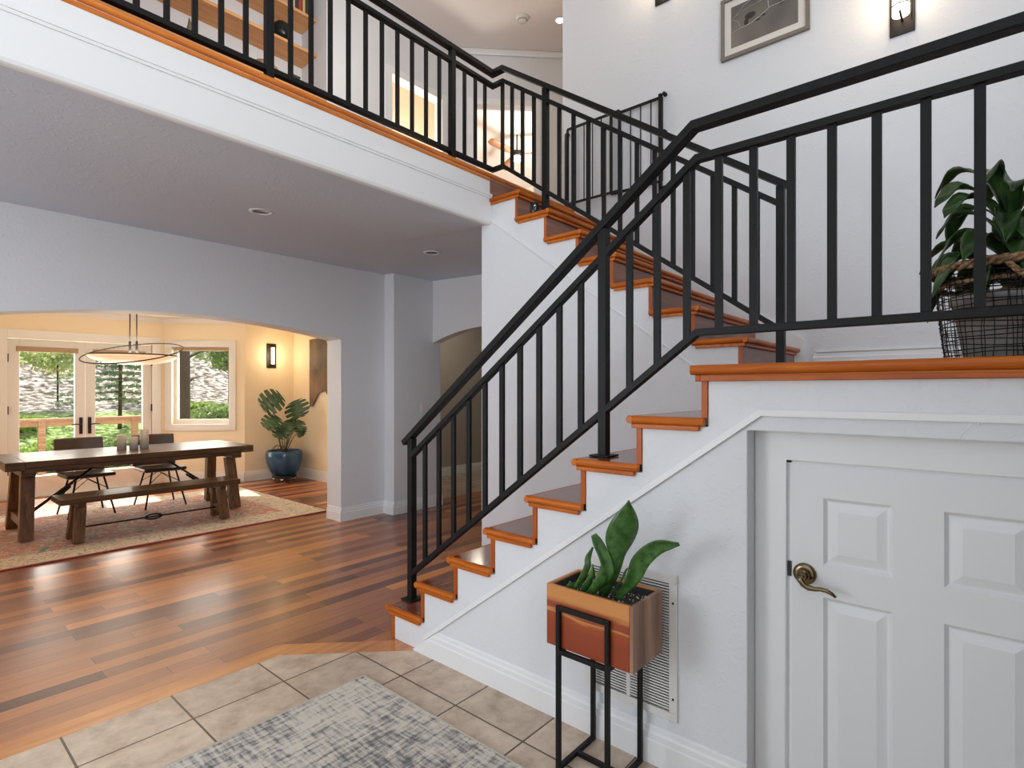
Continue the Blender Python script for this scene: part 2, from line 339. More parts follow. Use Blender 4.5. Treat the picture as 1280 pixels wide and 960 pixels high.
def planter_wood():
    m = D.materials.new('acacia_planter_wood'); m.use_nodes = True
    n, l = nodes(m); b = n['Principled BSDF']; tc = n.new('ShaderNodeTexCoord')
    mp = n.new('ShaderNodeMapping'); mp.inputs['Scale'].default_value = (3, 1.1, 10)
    t = n.new('ShaderNodeTexNoise'); t.inputs['Scale'].default_value = 1.5; t.inputs['Detail'].default_value = 3; t.inputs['Distortion'].default_value = .6
    l.new(tc.outputs['Object'], mp.inputs[0]); l.new(mp.outputs[0], t.inputs['Vector'])
    sp = n.new('ShaderNodeSeparateXYZ'); l.new(tc.outputs['Object'], sp.inputs[0])
    ad = n.new('ShaderNodeMath'); ad.operation = 'MULTIPLY_ADD'; ad.inputs[1].default_value = .10; l.new(t.outputs['Fac'], ad.inputs[0]); l.new(sp.outputs[2], ad.inputs[2])
    r = n.new('ShaderNodeValToRGB'); e = r.color_ramp.elements
    e[0].position = .12; e[0].color = (.27, .042, .008, 1); e[1].position = .262; e[1].color = (.56, .22, .06, 1)
    for p, c in ((.17, (.33, .06, .010)), (.178, (.62, .27, .07)), (.186, (.26, .04, .010)), (.205, (.30, .055, .012)), (.222, (.58, .24, .065))):
        x = e.new(p); x.color = (*c, 1)
    l.new(ad.outputs[0], r.inputs['Fac']); l.new(r.outputs['Color'], b.inputs['Base Color'])
    b.inputs['Roughness'].default_value = .45
    return m
M['planter'] = planter_wood()
M['planter_end'] = wood('walnut_planter_end', (.16, .075, .045), (.46, .27, .17), .5, 2, 1.3, .1)

def photo_art():
    m = D.materials.new('blurred_grey_photograph'); m.use_nodes = True
    n, l = nodes(m); b = n['Principled BSDF']; tc = n.new('ShaderNodeTexCoord')
    t = n.new('ShaderNodeTexNoise'); t.inputs['Scale'].default_value = 4; t.inputs['Detail'].default_value = 1
    l.new(tc.outputs['Object'], t.inputs['Vector']); r = n.new('ShaderNodeValToRGB'); e = r.color_ramp.elements
    e[0].position = .3; e[0].color = (.10, .095, .09, 1); e[1].position = .7; e[1].color = (.22, .19, .16, 1)
    l.new(t.outputs['Fac'], r.inputs['Fac']); l.new(r.outputs['Color'], b.inputs['Base Color']); b.inputs['Roughness'].default_value = .25
    return m
M['photo'] = photo_art()
M['twig'] = mat('pale_twig_print', (.50, .46, .42), .5)
M['birddark'] = mat('dark_bird_print', (.03, .025, .025), .5)

# ------------------------------------------------------------------ mesh helpers
class MB:
    def __init__(s): s.v = []; s.f = []; s.sm = []
    def add(s, vs, fs, smooth=False):
        o = len(s.v); s.v += [tuple(v) for v in vs]
        for f in fs: s.f.append(tuple(i+o for i in f)); s.sm.append(smooth)
        return s
    def box(s, x0, x1, y0, y1, z0, z1):
        return s.add([(x0,y0,z0),(x1,y0,z0),(x1,y1,z0),(x0,y1,z0),(x0,y0,z1),(x1,y0,z1),(x1,y1,z1),(x0,y1,z1)],
                     [(0,3,2,1),(4,5,6,7),(0,1,5,4),(1,2,6,5),(2,3,7,6),(3,0,4,7)])
    def bar(s, p, q, w, h, up=(0,0,1)):
        p, q = Vector(p), Vector(q); t = (q-p).normalized(); up = Vector(up)
        if abs(t.dot(up)) > .999: up = Vector((1,0,0))
        a = t.cross(up).normalized(); b = a.cross(t)
        vs = []
        for c in (p, q):
            for i, j in ((-1,-1),(1,-1),(1,1),(-1,1)): vs.append(c + a*(i*w/2) + b*(j*h/2))
        return s.add(vs, [(0,3,2,1),(4,5,6,7),(0,1,5,4),(1,2,6,5),(2,3,7,6),(3,0,4,7)])
    def sweep(s, pts, w, h):
        pts = [Vector(p) for p in pts]; Z = Vector((0,0,1)); segs = []
        for a, b in zip(pts, pts[1:]):
            t = (b-a).normalized(); sd = t.cross(Z).normalized(); u = sd.cross(t); segs.append((t, sd, u))
        rings = []
        for i, p in enumerate(pts):
            t, sd, u = segs[min(i, len(segs)-1)]
            nrm = t if i in (0, len(pts)-1) else (segs[i-1][0]+segs[i][0]).normalized()
            if i == len(pts)-1: t, sd, u = segs[-1]; nrm = t
            ring = []
            for a, b in ((-1,-1),(1,-1),(1,1),(-1,1)):
                c = p + sd*(a*w/2) + u*(b*h/2)
                c = c + t * ((p-c).dot(nrm)/t.dot(nrm)); ring.append(c)
            rings.append(ring)
        vs = [v for r in rings for v in r]; fs = [(0,3,2,1)]
        for i in range(len(rings)-1):
            for j in range(4):
                k = (j+1) % 4; fs.append((i*4+j, i*4+k, i*4+4+k, i*4+4+j))
        m = (len(rings)-1)*4; fs.append((m, m+1, m+2, m+3))
        return s.add(vs, fs)
    def tube(s, pts, r, n=8, close=False):
        pts = [Vector(p) for p in pts]; m = len(pts); vs = []; fs = []
        rr = r if isinstance(r, (list, tuple)) else [r]*m
        prev = None
        for i, p in enumerate(pts):
            if close: t = (pts[(i+1) % m]-pts[i-1]).normalized()
            else: t = (pts[min(i+1, m-1)]-pts[max(i-1, 0)]).normalized()
            if prev is None:
                a = t.cross(Vector((0,0,1)) if abs(t.z) < .9 else Vector((1,0,0))).normalized()
            else:
                a = (prev - t*prev.dot(t)).normalized()
            prev = a; b = t.cross(a)
            for k in range(n):
                an = 2*PI*k/n; vs.append(p + a*(math.cos(an)*rr[i]) + b*(math.sin(an)*rr[i]))
        for i in range(m if close else m-1):
            for k in range(n):
                k2 = (k+1) % n; i2 = (i+1) % m
                fs.append((i*n+k, i*n+k2, i2*n+k2, i2*n+k))
        s.add(vs, fs, True)
        if not close:
            s.add(vs[:n], [tuple(range(n-1, -1, -1))]); s.add(vs[-n:], [tuple(range(n))])
        return s
    def lathe(s, prof, c=(0,0,0), n=32, axis='z', smooth=True):
        vs = []; fs = []
        for r, z in prof:
            for k in range(n):
                a = 2*PI*k/n
                if axis == 'z': vs.append((c[0]+r*math.cos(a), c[1]+r*math.sin(a), c[2]+z))
                elif axis == 'x': vs.append((c[0]+z, c[1]+r*math.cos(a), c[2]+r*math.sin(a)))
                else: vs.append((c[0]-r*math.cos(a), c[1]+z, c[2]+r*math.sin(a)))
        for i in range(len(prof)-1):
            for k in range(n):
                k2 = (k+1) % n; fs.append((i*n+k, i*n+k2, i*n+n+k2, i*n+n+k))
        return s.add(vs, fs, smooth)
    def prism(s, poly, a, b, axis='x', smooth=False):
        """poly in the plane perpendicular to axis: x->(y,z) y->(x,z) z->(x,y)"""
        def P(u, v, w): return (w,u,v) if axis == 'x' else ((u,w,v) if axis == 'y' else (u,v,w))
        n = len(poly); vs = [P(u,v,a) for u,v in poly] + [P(u,v,b) for u,v in poly]
        s.add(vs, [tuple(range(n-1,-1,-1)), tuple(range(n,2*n))])
        s.add(vs, [(i,(i+1)%n,n+(i+1)%n,n+i) for i in range(n)], smooth)
        return s
    def quad(s, a, b, c, d): return s.add([a,b,c,d], [(0,1,2,3)])
    def ball(s, c, rx, ry=None, rz=None, n=16, m=10):
        ry = ry or rx; rz = rz or rx; vs = []; fs = []
        for i in range(m+1):
            th = PI*i/m
            for k in range(n):
                a = 2*PI*k/n; vs.append((c[0]+rx*math.sin(th)*math.cos(a), c[1]+ry*math.sin(th)*math.sin(a), c[2]-rz*math.cos(th)))
        for i in range(m):
            for k in range(n):
                k2 = (k+1)%n; fs.append((i*n+k, i*n+k2, i*n+n+k2, i*n+n+k))
        return s.add(vs, fs, True)
    def rot(s, ang, c=(0,0)):
        ca, sa = math.cos(ang), math.sin(ang)
        s.v = [(c[0]+(x-c[0])*ca-(y-c[1])*sa, c[1]+(x-c[0])*sa+(y-c[1])*ca, z) for x,y,z in s.v]; return s

def tag(o, label=None, cat=None, group=None, kind=None):
    if label: o['label'] = label
    if cat: o['category'] = cat
    if group: o['group'] = group
    if kind: o['kind'] = kind
    return o
WL = {}
def empty(name, loc, rz=0, parent=None):
    o = D.objects.new(name, None); C.objects.link(o); o.location = loc; o.rotation_euler = (0,0,rz)
    o.empty_display_size = .1; WL[o.name] = Vector(loc); return o
def build(name, mb, m, parent=None, bevel=0, seg=2, origin=None, recalc=True, subsurf=0, solid=0):
    """vertices are given in world coordinates; parent empties are still unrotated when this is called"""
    off = WL[parent.name] if parent is not None else Vector(origin or (0,0,0))
    me = D.meshes.new(name)
    me.from_pydata([tuple(Vector(v)-off) for v in mb.v], [], mb.f)
    me.polygons.foreach_set('use_smooth', mb.sm)
    me.materials.append(m)
    if recalc:
        bm = bmesh.new(); bm.from_mesh(me); bmesh.ops.remove_doubles(bm, verts=bm.verts, dist=1e-5)
        bmesh.ops.recalc_face_normals(bm, faces=bm.faces); bm.to_mesh(me); bm.free()
    me.update()
    o = D.objects.new(name, me); C.objects.link(o)
    if parent is not None: o.parent = parent
    else: o.location = off
    WL[o.name] = off
    if solid: mo = o.modifiers.new('thickness', 'SOLIDIFY'); mo.thickness = solid; mo.offset = 0
    if bevel:
        mo = o.modifiers.new('bevel', 'BEVEL'); mo.width = bevel; mo.segments = seg; mo.limit_method = 'ANGLE'; mo.angle_limit = math.radians(35)
        mo.harden_normals = False
    if subsurf: mo = o.modifiers.new('sub', 'SUBSURF'); mo.levels = subsurf; mo.render_levels = subsurf
    return o
def struct(name, mb, m, label=None, bevel=0, parent=None):
    o = build(name, mb, m, parent, bevel)
    if parent is None:
        o['kind'] = 'structure'
        if label: o['label'] = label
    return o
def kids(o): return [c for c in D.objects if c.parent == o]
def copy_tree(o, parent=None):
    c = o.copy(); C.objects.link(c)
    if parent is not None: c.parent = parent
    for ch in kids(o): copy_tree(ch, c)
    return c

# ------------------------------------------------------------------ dimensions
RISE = .18; RUN1 = .2463; N1 = 2.4927; XW = 1.86; XN = 1.833
RUN2 = .2451; N2 = .8877; XP = 2.845; XP_N = 2.82
XS = 3.87          # tall wall with the sconces
ZL = 8*RISE; ZB = 16*RISE; ZC = 5.61
YB = 2.645         # bridge fascia
YA = 5.03          # arch wall
def soffit(y): return 2.53 + (y-YB)*(2.625-2.53)/(YA-YB)

# ------------------------------------------------------------------ floors
fl = MB().prism([(-3.1,2.85),(1.418,2.85),(2.06,2.208),(8.1,2.208),(8.1,5.13),(4.5,5.13),(4.5,9.12),(-.6,9.12),(-.6,5.1),(-3.1,5.1)], -.12, 0, 'z')
struct('floor_wood', fl, M['planks'], 'polished reddish-brown plank floor')
fl = MB().prism([(-3.1,-2.5),(1.95,-2.5),(1.95,2.145),(1.36,2.735),(-3.1,2.735)], -.12, 0, 'z')
struct('floor_tile', fl, M['tile'], 'beige square tile floor of the foyer')
struct('floor_hall', MB().box(4.5,8.1,5.13,6.6,-.12,0), M['tile'], 'beige tile floor of the far hall')
fb = MB().prism([(-3.1,2.735),(1.36,2.735),(1.418,2.85),(-3.1,2.85)], -.12, .0005, 'z')
fb.prism([(1.36,2.735),(1.95,2.145),(2.06,2.208),(1.418,2.85)], -.12, .0005, 'z')
struct('floor_border', fb, M['border'], 'orange border planks between tile and wood')

# ------------------------------------------------------------------ stair-side wall with recessed storage door
def yk1(k): return N1-(k-1)*RUN1
def yk2(k): return N2+(k-1)*RUN2
RO = .032   # overhang of a nosing past its riser
poly = [(yk1(1)-RO-.02, 0)]
for k in range(1, 9):
    y = yk1(k)-RO-.02
    poly += [(y, (k-1)*RISE if k > 1 else 0.0001), (y, k*RISE-.03)]
poly2 = []
for p in poly:
    if not poly2 or (abs(p[0]-poly2[-1][0])+abs(p[1]-poly2[-1][1])) > 1e-3: poly2.append(p)
pp = [poly2[0]]
for k in range(1, 8):
    y = yk1(k)-RO-.02; yn = yk1(k+1)-RO-.02
    pp += [(y, k*RISE-.03), (yn, k*RISE-.03)]
pp += [(yk1(8)-RO-.02, ZL-.03), (-1.5995, ZL-.03), (-1.5995, 0), (-.30, 0), (-.30, 1.224), (.587, 1.224), (.587, 0)]
struct('wall_stair', MB().prism(pp, XW, 1.94, 'x'), M['wall'], 'white textured wall under the lower flight', bevel=.004)
# recessed jamb wall round the door
jm = MB().box(1.951, 2.02, .50, .62, 0, 1.27).box(1.951, 2.02, -.33, -.20, 0, 1.27).box(1.951, 2.02, -.20, .50, 1.14, 1.27)
struct('wall_recess', jm, M['trim'])
cs = MB()
for (a, b, c, d) in ((.492,.5865,0,1.2235),(-.2995,-.205,0,1.2235),(-.205,.492,1.128,1.2235)):
    cs.box(1.936, 1.951, a, b, c, d)
struct('trim_door_casing', cs, M['trim'], 'white casing around the low storage door', bevel=.003)
cs = MB().box(1.926,1.95,.478,.492,0,1.142).box(1.926,1.95,-.205,-.191,0,1.142).box(1.926,1.95,-.205,.492,1.128,1.142)
# door leaf
DY0, DY1, DZ1 = -.190, .476, 1.120
door = MB(); F = 1.948; cols = [(.385,.205),(.086,-.10)]
def z95(z): return EYE+(z-EYE)*1.048
rows = [(1.017, .800), (.700, .03+.02)]
ys = [DY1] + [c for p in cols for c in p] + [DY0]
zs = [DZ1, 1.017, .805, .705, .06, .006]
ysb = [DY1, .385, .205, .086, -.10, DY0]
for i in range(5):
    for j in range(5):
        y1, y0 = ysb[i], ysb[i+1]; z1, z0 = zs[j], zs[j+1]
        if i in (1, 3) and j in (1, 3):
            def R(ins, x): return [(x,y1-ins,z0+ins),(x,y0+ins,z0+ins),(x,y0+ins,z1-ins),(x,y1-ins,z1-ins)]
            L = [R(0,F), R(.010,F+.011), R(.014,F+.011), R(.040,F+.003)]
            vs = [v for r in L for v in r]; fs = []
            for q in range(3):
                for e in range(4): fs.append((q*4+e, q*4+(e+1)%4, q*4+4+(e+1)%4, q*4+4+e))
            fs.append((12,13,14,15)); door.add(vs, fs)
        else:
            door.quad((F,y1,z0),(F,y0,z0),(F,y0,z1),(F,y1,z1))
bx0 = [(F,DY1,.006),(F,DY0,.006),(F,DY0,DZ1),(F,DY1,DZ1)]; bx1 = [(F+.035,y,z) for _,y,z in bx0]
door.add(bx0+bx1, [(0,1,5,4),(1,2,6,5),(2,3,7,6),(3,0,4,7),(4,5,6,7)])
d1 = build('door_1', door, M['doorpaint'], origin=(F, 0, 0)); tag(d1, 'low white four-panel storage door under the landing', kind='structure')
h = MB().lathe([(0,-.012),(.020,-.0118),(.030,-.011),(.0335,-.007),(.034,0)], (F,.437,.768), 28, 'x')
h.lathe([(0,-.030),(.016,-.0295),(.0185,-.020),(.020,-.011)], (F,.437,.768), 20, 'x')
h.lathe([(0,-.052),(.010,-.051),(.0115,-.030),(.012,-.02)], (F,.437,.768), 16, 'x')
hp = [(F-.050,.442,.773),(F-.052,.437,.762),(F-.053,.428,.750),(F-.054,.414,.742),(F-.054,.398,.742),(F-.054,.382,.745),(F-.053,.366,.744),(F-.052,.352,.738),(F-.050,.341,.729)]
h.tube(hp, [.010,.0115,.011,.009,.007,.0065,.0065,.006,.004], 12)
hd = build('door_handle', h, M['brass'], d1); tag(hd, 'curved antique brass lever handle')
sp = build('strike_plate', MB().box(1.944,1.949,.4765,.4875,.752,.800), M['iron2'], d1)
st = MB().box(1.952,1.96,.476,.492,0,1.128).box(1.952,1.96,-.205,-.19,0,1.128).box(1.952,1.96,-.205,.492,1.12,1.135)
build('door_stop', st, M['trim'], d1)

# sloping and level moulding on the stair wall + baseboard
tm = MB().sweep([(XW-.006, 2.19, .076), (XW-.006, .545, 1.283), (XW-.006, -.459, 1.283)], .018, .020)
struct('trim_stair_moulding', tm, M['trim'], 'slim moulding climbing the stair wall')
def baseprof(sgn=1, h=.135, t=.016):
    return [(0,0),(t,0),(t,h*.62),(t*.75,h*.66),(t*.75,h*.80),(t*.45,h*.86),(t*.40,h*.96),(t*.15,h),(0,h)]
def baseboard(name, p, q, side, h=.135, t=.018, label=None, parent=None, m=None):
    """profile swept from p to q on the floor; side = unit vector pointing off the wall"""
    p, q, s = Vector(p), Vector(q), Vector(side); pr = baseprof(1, h, t); n = len(pr)
    vs = [a + s*u + Vector((0,0,v)) for a in (p, q) for u, v in pr]
    mb = MB().add(vs, [tuple(range(n)), tuple(range(2*n-1, n-1, -1))]+[(i,(i+1)%n,n+(i+1)%n,n+i) for i in range(n)])
    return struct(name, mb, m or M['trim'], label)
pr = baseprof(1, .135, .018); n = len(pr)
vs = [(XW-u, 2.27-v*1.33, v) for u, v in pr]+[(XW-u, .587, v) for u, v in pr]
struct('baseboard_stair', MB().add(vs, [tuple(range(n)), tuple(range(2*n-1, n-1, -1))]+[(i,(i+1)%n,n+(i+1)%n,n+i) for i in range(n)]), M['trim'], 'white baseboard along the stair wall')

# ------------------------------------------------------------------ lower flight + landing
def tread_mb(xa, xb, yn, z, depth, d, over_x=None, th=.028):
    """nosed board: yn = nose, d=+1 climbs towards +y, -1 towards -y"""
    mb = MB(); r = th/2; pts = []
    for i in range(7):
        a = PI/2 + PI*i/6; pts.append((r*math.cos(a)+r, r*math.sin(a)+z-r))
    prof = [(u, v) for u, v in pts] + [(depth, z-th), (depth, z)]
    prof = [(yn + d*u, v) for u, v in prof]
    mb.prism(prof, xa, xb, 'x'); return mb
lf = empty('stair_flight', (2.35, 2.45, 0))
tag(lf, 'lower flight of cherry-wood stairs rising from the plank floor to the landing', 'stairs')
for k in range(1, 8):
    z = k*RISE; yn = yk1(k)
    t = tread_mb(XW-.004, XP-.001, yn, z, RUN1+RO+.0, -1)
    build('tread', t, M['tread'], lf)
    # mitred side return nosing
    n = MB().prism([(yn+.001, z-.029),(yn-.008,z+.0008),(yn-RUN1-RO+.002-.012, z+.0008),(yn-RUN1-RO-.012, z-.029)], XN, XW-.003, 'x')
    n2 = MB()
    r = .0145; prof = []
    for i in range(7):
        a = PI/2+PI*i/6; prof.append((XN+r+r*math.cos(a), z-r+.0006+r*math.sin(a)))
    prof += [(XW-.002, z-.0284), (XW-.002, z+.0006)]
    n2.prism(prof, yn-RUN1-RO-.014, yn, 'y')
    o = build('nosing_return', n2, M['nosingY'], lf, bevel=.004)
    fn = tread_mb(XN, XP-.001, yn+.0012, z+.0007, .026, -1, th=.0295); build('nosing', fn, M['nosingX'], lf, bevel=.003)
    cv = MB().box(XN+.012, XP-.001, yn-RO, yn-RO+.016, z-.046, z-.0285)
    cv.box(XN+.011, XW-.0005, yn-RUN1-RO+.006, yn-RO+.016, z-.046, z-.0285)
    build('cove_moulding', cv, M['nosingY'], lf, bevel=.003)
for k in range(1, 9):
    yr = yk1(k)-RO; z = k*RISE
    build('riser', MB().box(XW-.006, XP-.001, yr-.02, yr, (k-1)*RISE+(.0005 if k > 1 else .001), z-.0285), M['riserside' if k > 1 else 'riserside'], lf)
ld = empty('stair_landing', (2.8, 0, ZL-.04))
tag(ld, 'cherry-wood stair landing over the storage door', 'stairs')
build('landing_floor', MB().box(XW-.003, XP, -1.5995, yk1(8)-.02, ZL-.03, ZL).box(XP, XS, -1.5995, yk2(1)+RO, ZL-.03, ZL), M['tread'], ld)
r = .017; prof = []
for i in range(9):
    a = PI/2+PI*i/8; prof.append((XN-.004+r+r*math.cos(a), ZL-r+.001+r*math.sin(a)))
prof += [(XW, ZL-.033), (XW, ZL+.001)]
build('nosing', MB().prism(prof, -1.5995, yk1(8), 'y'), M['nosingY'], ld)
fn = tread_mb(XW, XP-.001, yk1(8), ZL+.001, .03, -1, th=.034); build('nosing', fn, M['nosingX'], ld)
build('cove_moulding', MB().box(XN+.010, XW-.0005, -1.5995, yk1(8)-RO+.018, ZL-.055, ZL-.033).box(XN+.010, XP-.001, yk1(8)-RO, yk1(8)-RO+.018, ZL-.055, ZL-.033), M['nosingY'], ld, bevel=.003)
struct('ceiling_storage', MB().box(1.95, XS-.001, -.459, yk1(8)-.08, ZL-.12, ZL-.035), M['dark'])

# ------------------------------------------------------------------ wall panel between the flights, upper flight
pp = [(.80, 0), (.80, ZL-.031), (yk2(1)+RO+.02, ZL-.031)]
for k in range(1, 8):
    y = yk2(k)+RO+.02; yn = yk2(k+1)+RO+.02
    pp += [(y, (8+k)*RISE-.03), (yn, (8+k)*RISE-.03)]
pp += [(2.6649, ZB-.031), (2.6649, 2.535), (2.73, 2.535), (2.73, 0)]
struct('wall_middle', MB().prism(pp, XP, 2.95, 'x'), M['wall'], 'white wall panel below the upper flight', bevel=.003)
tm = MB().sweep([(XP-.004, 2.64, 2.553), (XP-.004, .86, 1.262)], .009, .011)
struct('trim_upper_moulding', tm, M['trim'], 'slim moulding below the upper flight')
uf = empty('upper_stair_flight', (3.35, .9, ZL)); tag(uf, 'upper flight of cherry-wood stairs from the landing to the balcony', 'stairs')
for k in range(1, 8):
    z = (8+k)*RISE; yn = yk2(k); XE = XS-.035 if k == 1 else XS-.002
    build('tread', tread_mb(XP+.002, XE, yn, z, RUN2+RO, 1), M['tread'], uf)
    r = .0145; prof = []
    for i in range(7):
        a = PI/2+PI*i/6; prof.append((XP_N+r+r*math.cos(a), z-r+.0006+r*math.sin(a)))
    prof += [(XP+.003, z-.0284), (XP+.003, z+.0006)]
    build('nosing_return', MB().prism(prof, yn, yn+RUN2+RO+.014, 'y'), M['nosingY'], uf, bevel=.003)
    build('nosing', tread_mb(XP_N, XE+.001, yn-.0012, z+.0007, .026, 1, th=.0295), M['nosingX'], uf, bevel=.003)
    cv = MB().box(XP_N+.012, XE-.01, yn+RO-.016, yn+RO, z-.046, z-.0285).box(XP_N+.011, XP-.0005, yn+RO-.016, yn+RUN2+RO-.006, z-.046, z-.0285)
    build('cove_moulding', cv, M['nosingX'], uf, bevel=.003)
for k in range(1, 9):
    yr = yk2(k)+RO; z = (8+k)*RISE
    rm = MB().box(XP-.0045, (XS-.04 if k == 1 else XS-.002), yr, yr+.02, z-RISE+.0008, z-.0285)
    build('riser', rm, M['riserwood'], uf)
    if k < 8:
        build('riser_end', MB().box(XP-.006, XP-.0046, yr-.0005, yr+.02, z-RISE+.0008, z-.03), M['riserside'], uf)
# skirt board on the tall wall
sk = [(N2+.0, ZL+.001), (N2+.0, ZL+.13), (.86, 1.602), (.905, 1.68)]
sl = RISE/RUN2
pp = [(.861, ZL+.001), (.861, 1.669), (2.62, 2.882), (2.62, ZB-.2), (1.2, ZL+.001)]
struct('trim_skirt_board', MB().prism(pp, XS-.016, XS-.0005, 'x'), M['trim'], 'white skirt board climbing the tall wall')
baseboard('baseboard_landing', (XS,.82,ZL+.001), (XS,-1.599,ZL+.001), (-1,0,0), .145, .016)
struct('trim_landing_cap', MB().box(XS-.012, XS-.0005, -2.4, .80, ZL+.15, ZL+.16), M['trim'])

# ------------------------------------------------------------------ bridge
pp = [(YB,2.535),(YB+.006,2.522),(YB+.02,2.517),(YB+.03,2.523)]
poly = pp + [(YA, soffit(YA)), (YA+.27, soffit(YA)), (YA+.27, ZB-.03), (YB, ZB-.03)]
sb = MB().prism(poly, -3.1, XP-.0005, 'x')
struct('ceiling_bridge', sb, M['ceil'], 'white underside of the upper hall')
fa = MB().prism([(YB-.012,2.535),(YB-.006,2.522),(YB+.002,2.517),(YB+.02,2.515),(YB+.02,ZB-.03),(YB-.0004,ZB-.03),(YB-.0004,2.7),(YB-.012,2.7)], -3.1, XP-.001, 'x')
fa.box(-3.1, XP-.001, YB-.022, YB-.0005, 2.712, 2.728)
fa.box(-3.1, XP-.001, YB-.018, YB-.0005, 2.698, 2.7118)
struct('trim_bridge_fascia', fa, mat('fascia_paint', (.82,.82,.82), .5), 'white fascia of the balcony')
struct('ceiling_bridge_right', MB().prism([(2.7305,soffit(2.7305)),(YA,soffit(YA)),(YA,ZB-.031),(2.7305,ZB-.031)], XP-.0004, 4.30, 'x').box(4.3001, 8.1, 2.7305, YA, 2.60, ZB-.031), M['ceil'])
struct('floor_upper', MB().box(-3.1, XS-.002, 2.665, 8.2, ZB-.03, ZB).box(XS-.002, 9.1, 2.76, 8.2, ZB-.03, ZB), M['tread'], 'cherry-wood floor of the upper hall')
r = .015; prof = []
for i in range(9):
    a = PI/2+PI*i/8; prof.append((2.630+r+r*math.cos(a), ZB-r+.001+r*math.sin(a)))
prof += [(2.67, ZB-.029), (2.67, ZB+.001)]
struct('trim_balcony_nosing', MB().prism(prof, -3.1, XS-.002, 'x'), M['balcony'], 'orange cherry-wood nosing along the balcony edge')
r = .0115; prof = [(2.664, ZB-.0295), (2.648, ZB-.0295)]
for i in range(9):
    a = PI/2+PI*i/8; prof.append((2.635+r+r*math.cos(a), ZB-.0435+r*math.sin(a)))
prof += [(2.664, ZB-.056)]
struct('trim_balcony_cove', MB().prism(prof, -3.1, XS-.002, 'x'), M['balcony'])

# ------------------------------------------------------------------ tall walls and closures
struct('wall_right', MB().box(XS, XS+.13, -2.5, 2.75, 0, ZC), M['wall'], 'tall white wall with sconces and picture')
def holed(x0, x1, z0, z1, holes, mk):
    """wall rectangle minus rectangular holes, mk(u0,u1,z0,z1) appends a box"""
    us = sorted({x0, x1, *[h[0] for h in holes], *[h[1] for h in holes]}); 
    zs_ = sorted({z0, z1, *[h[2] for h in holes], *[h[3] for h in holes]})
    for a, b in zip(us, us[1:]):
        zz = [z0]
        col = sorted([h for h in holes if h[0] < (a+b)/2 < h[1]], key=lambda h: h[2])
        cur = z0
        for h in col:
            if h[2] > cur: mk(a, b, cur, h[2])
            cur = h[3]
        if cur < z1: mk(a, b, cur, z1)
mb = MB(); holed(-3.1, XS+.13, 0, ZC, [(-2.3,.9,.35,5.1)], lambda a,b,c,d: mb.box(a,b,-2.6,-2.5,c,d)); struct('wall_front', mb, M['wall'])
mb = MB(); holed(-2.6, 5.3, 0, ZC, [(-1.3,2.1,1.0,4.8),(2.6,4.2,.4,2.4)], lambda a,b,c,d: mb.box(-3.2,-3.1,a,b,c,d)); struct('wall_left', mb, M['wall'])
struct('wall_light_block', MB().box(.45, 1.8595, -.58, -.46, 0, 2.5), mat('dark_light_block', (.09, .06, .045), .5))  # unseen wall added to shade the storage door, dark to cut bounce
struct('wall_landing_end', MB().box(1.8595, XS, -1.72, -1.6, 0, ZC).box(1.8, 1.8595, -2.5, -1.6, 0, ZC), M['wall'])
def window_unit(name, corner, du, w_, z0, z1, nv, nh):
    c = Vector(corner); u = Vector(du); mb = MB()
    for i in range(nv+1):
        p = c+u*(w_*i/nv); mb.bar(p+Vector((0,0,z0)), p+Vector((0,0,z1)), .05, .06)
    for j in range(nh+1):
        z = z0+(z1-z0)*j/nh; mb.bar(c+Vector((0,0,z)), c+u*w_+Vector((0,0,z)), .05, .06)
    return struct(name, mb, M['trim'])
window_unit('window_1', (-2.3,-2.55,0), (1,0,0), 3.2, .35, 5.1, 4, 4)
window_unit('window_added_left', (-3.15,-1.3,0), (0,1,0), 3.4, 1.0, 4.8, 4, 3)  # unseen window added for the general fill from the left
window_unit('window_added_bridge', (-3.15,2.6,0), (0,1,0), 1.6, .4, 2.4, 2, 1)  # unseen window added to let fill in under the bridge
struct('ceiling_upper', MB().box(-3.2, 9.2, -2.6, 8.3, ZC, ZC+.1), M['ceil_up'], 'high cream ceiling')

# arch wall to the dining room (lower) and upper wall with the shelf alcove and first doorway
def arc(x0, x1, zs_, zt, n=24):
    """circular segment from (x0,zs) to (x1,zs) with crown zt"""
    c = (x0+x1)/2; w2 = (x1-x0)/2; hgt = zt-zs_; R_ = (w2*w2+hgt*hgt)/(2*hgt); cz = zt-R_
    out = []
    for i in range(n+1):
        x = x0+(x1-x0)*i/n; out.append((x, cz+math.sqrt(R_*R_-(x-c)**2)))
    return out
ap = [(-3.1,0),(.53,0)] + arc(.53, 3.155, 1.875, 1.99) + [(3.155,0),(4.25,0),(4.25,2.66),(-3.1,2.66)]
struct('wall_arch', MB().prism(ap, YA, YA+.25, 'y'), M['wall'], 'white wall with the wide arch to the dining room')
struct('wall_pilaster', MB().box(3.69, 4.37, 4.86, YA, 0, 2.63), M['wall'], 'shallow white pilaster beside the arch', bevel=.008)
ap = [(4.86,0)] + [(y, z) for y, z in arc(3.15, 4.86, 1.90, 2.035)][::-1] + [(3.15,0),(2.76,0),(2.76,2.64),(4.86,2.64)]
mb = MB().box(4.25,4.37,2.76,3.15,0,2.64); aa = arc(3.15, 4.8595, 1.90, 2.035)
for (y0_, z0_), (y1_, z1_) in zip(aa, aa[1:]): mb.prism([(y0_,z0_),(y1_,z1_),(y1_,2.64),(y0_,2.64)], 4.25, 4.37, 'x')
struct('wall_hall_arch', mb, M['wall'], 'white wall with the small arch to the hall')
struct('wall_hall_back', MB().box(4.37, 8.1, 6.45, 6.55, 0, 2.64).box(8.0, 8.1, 2.7, 6.5, 0, 2.64), M['hallwall'], 'taupe wall of the far hall')
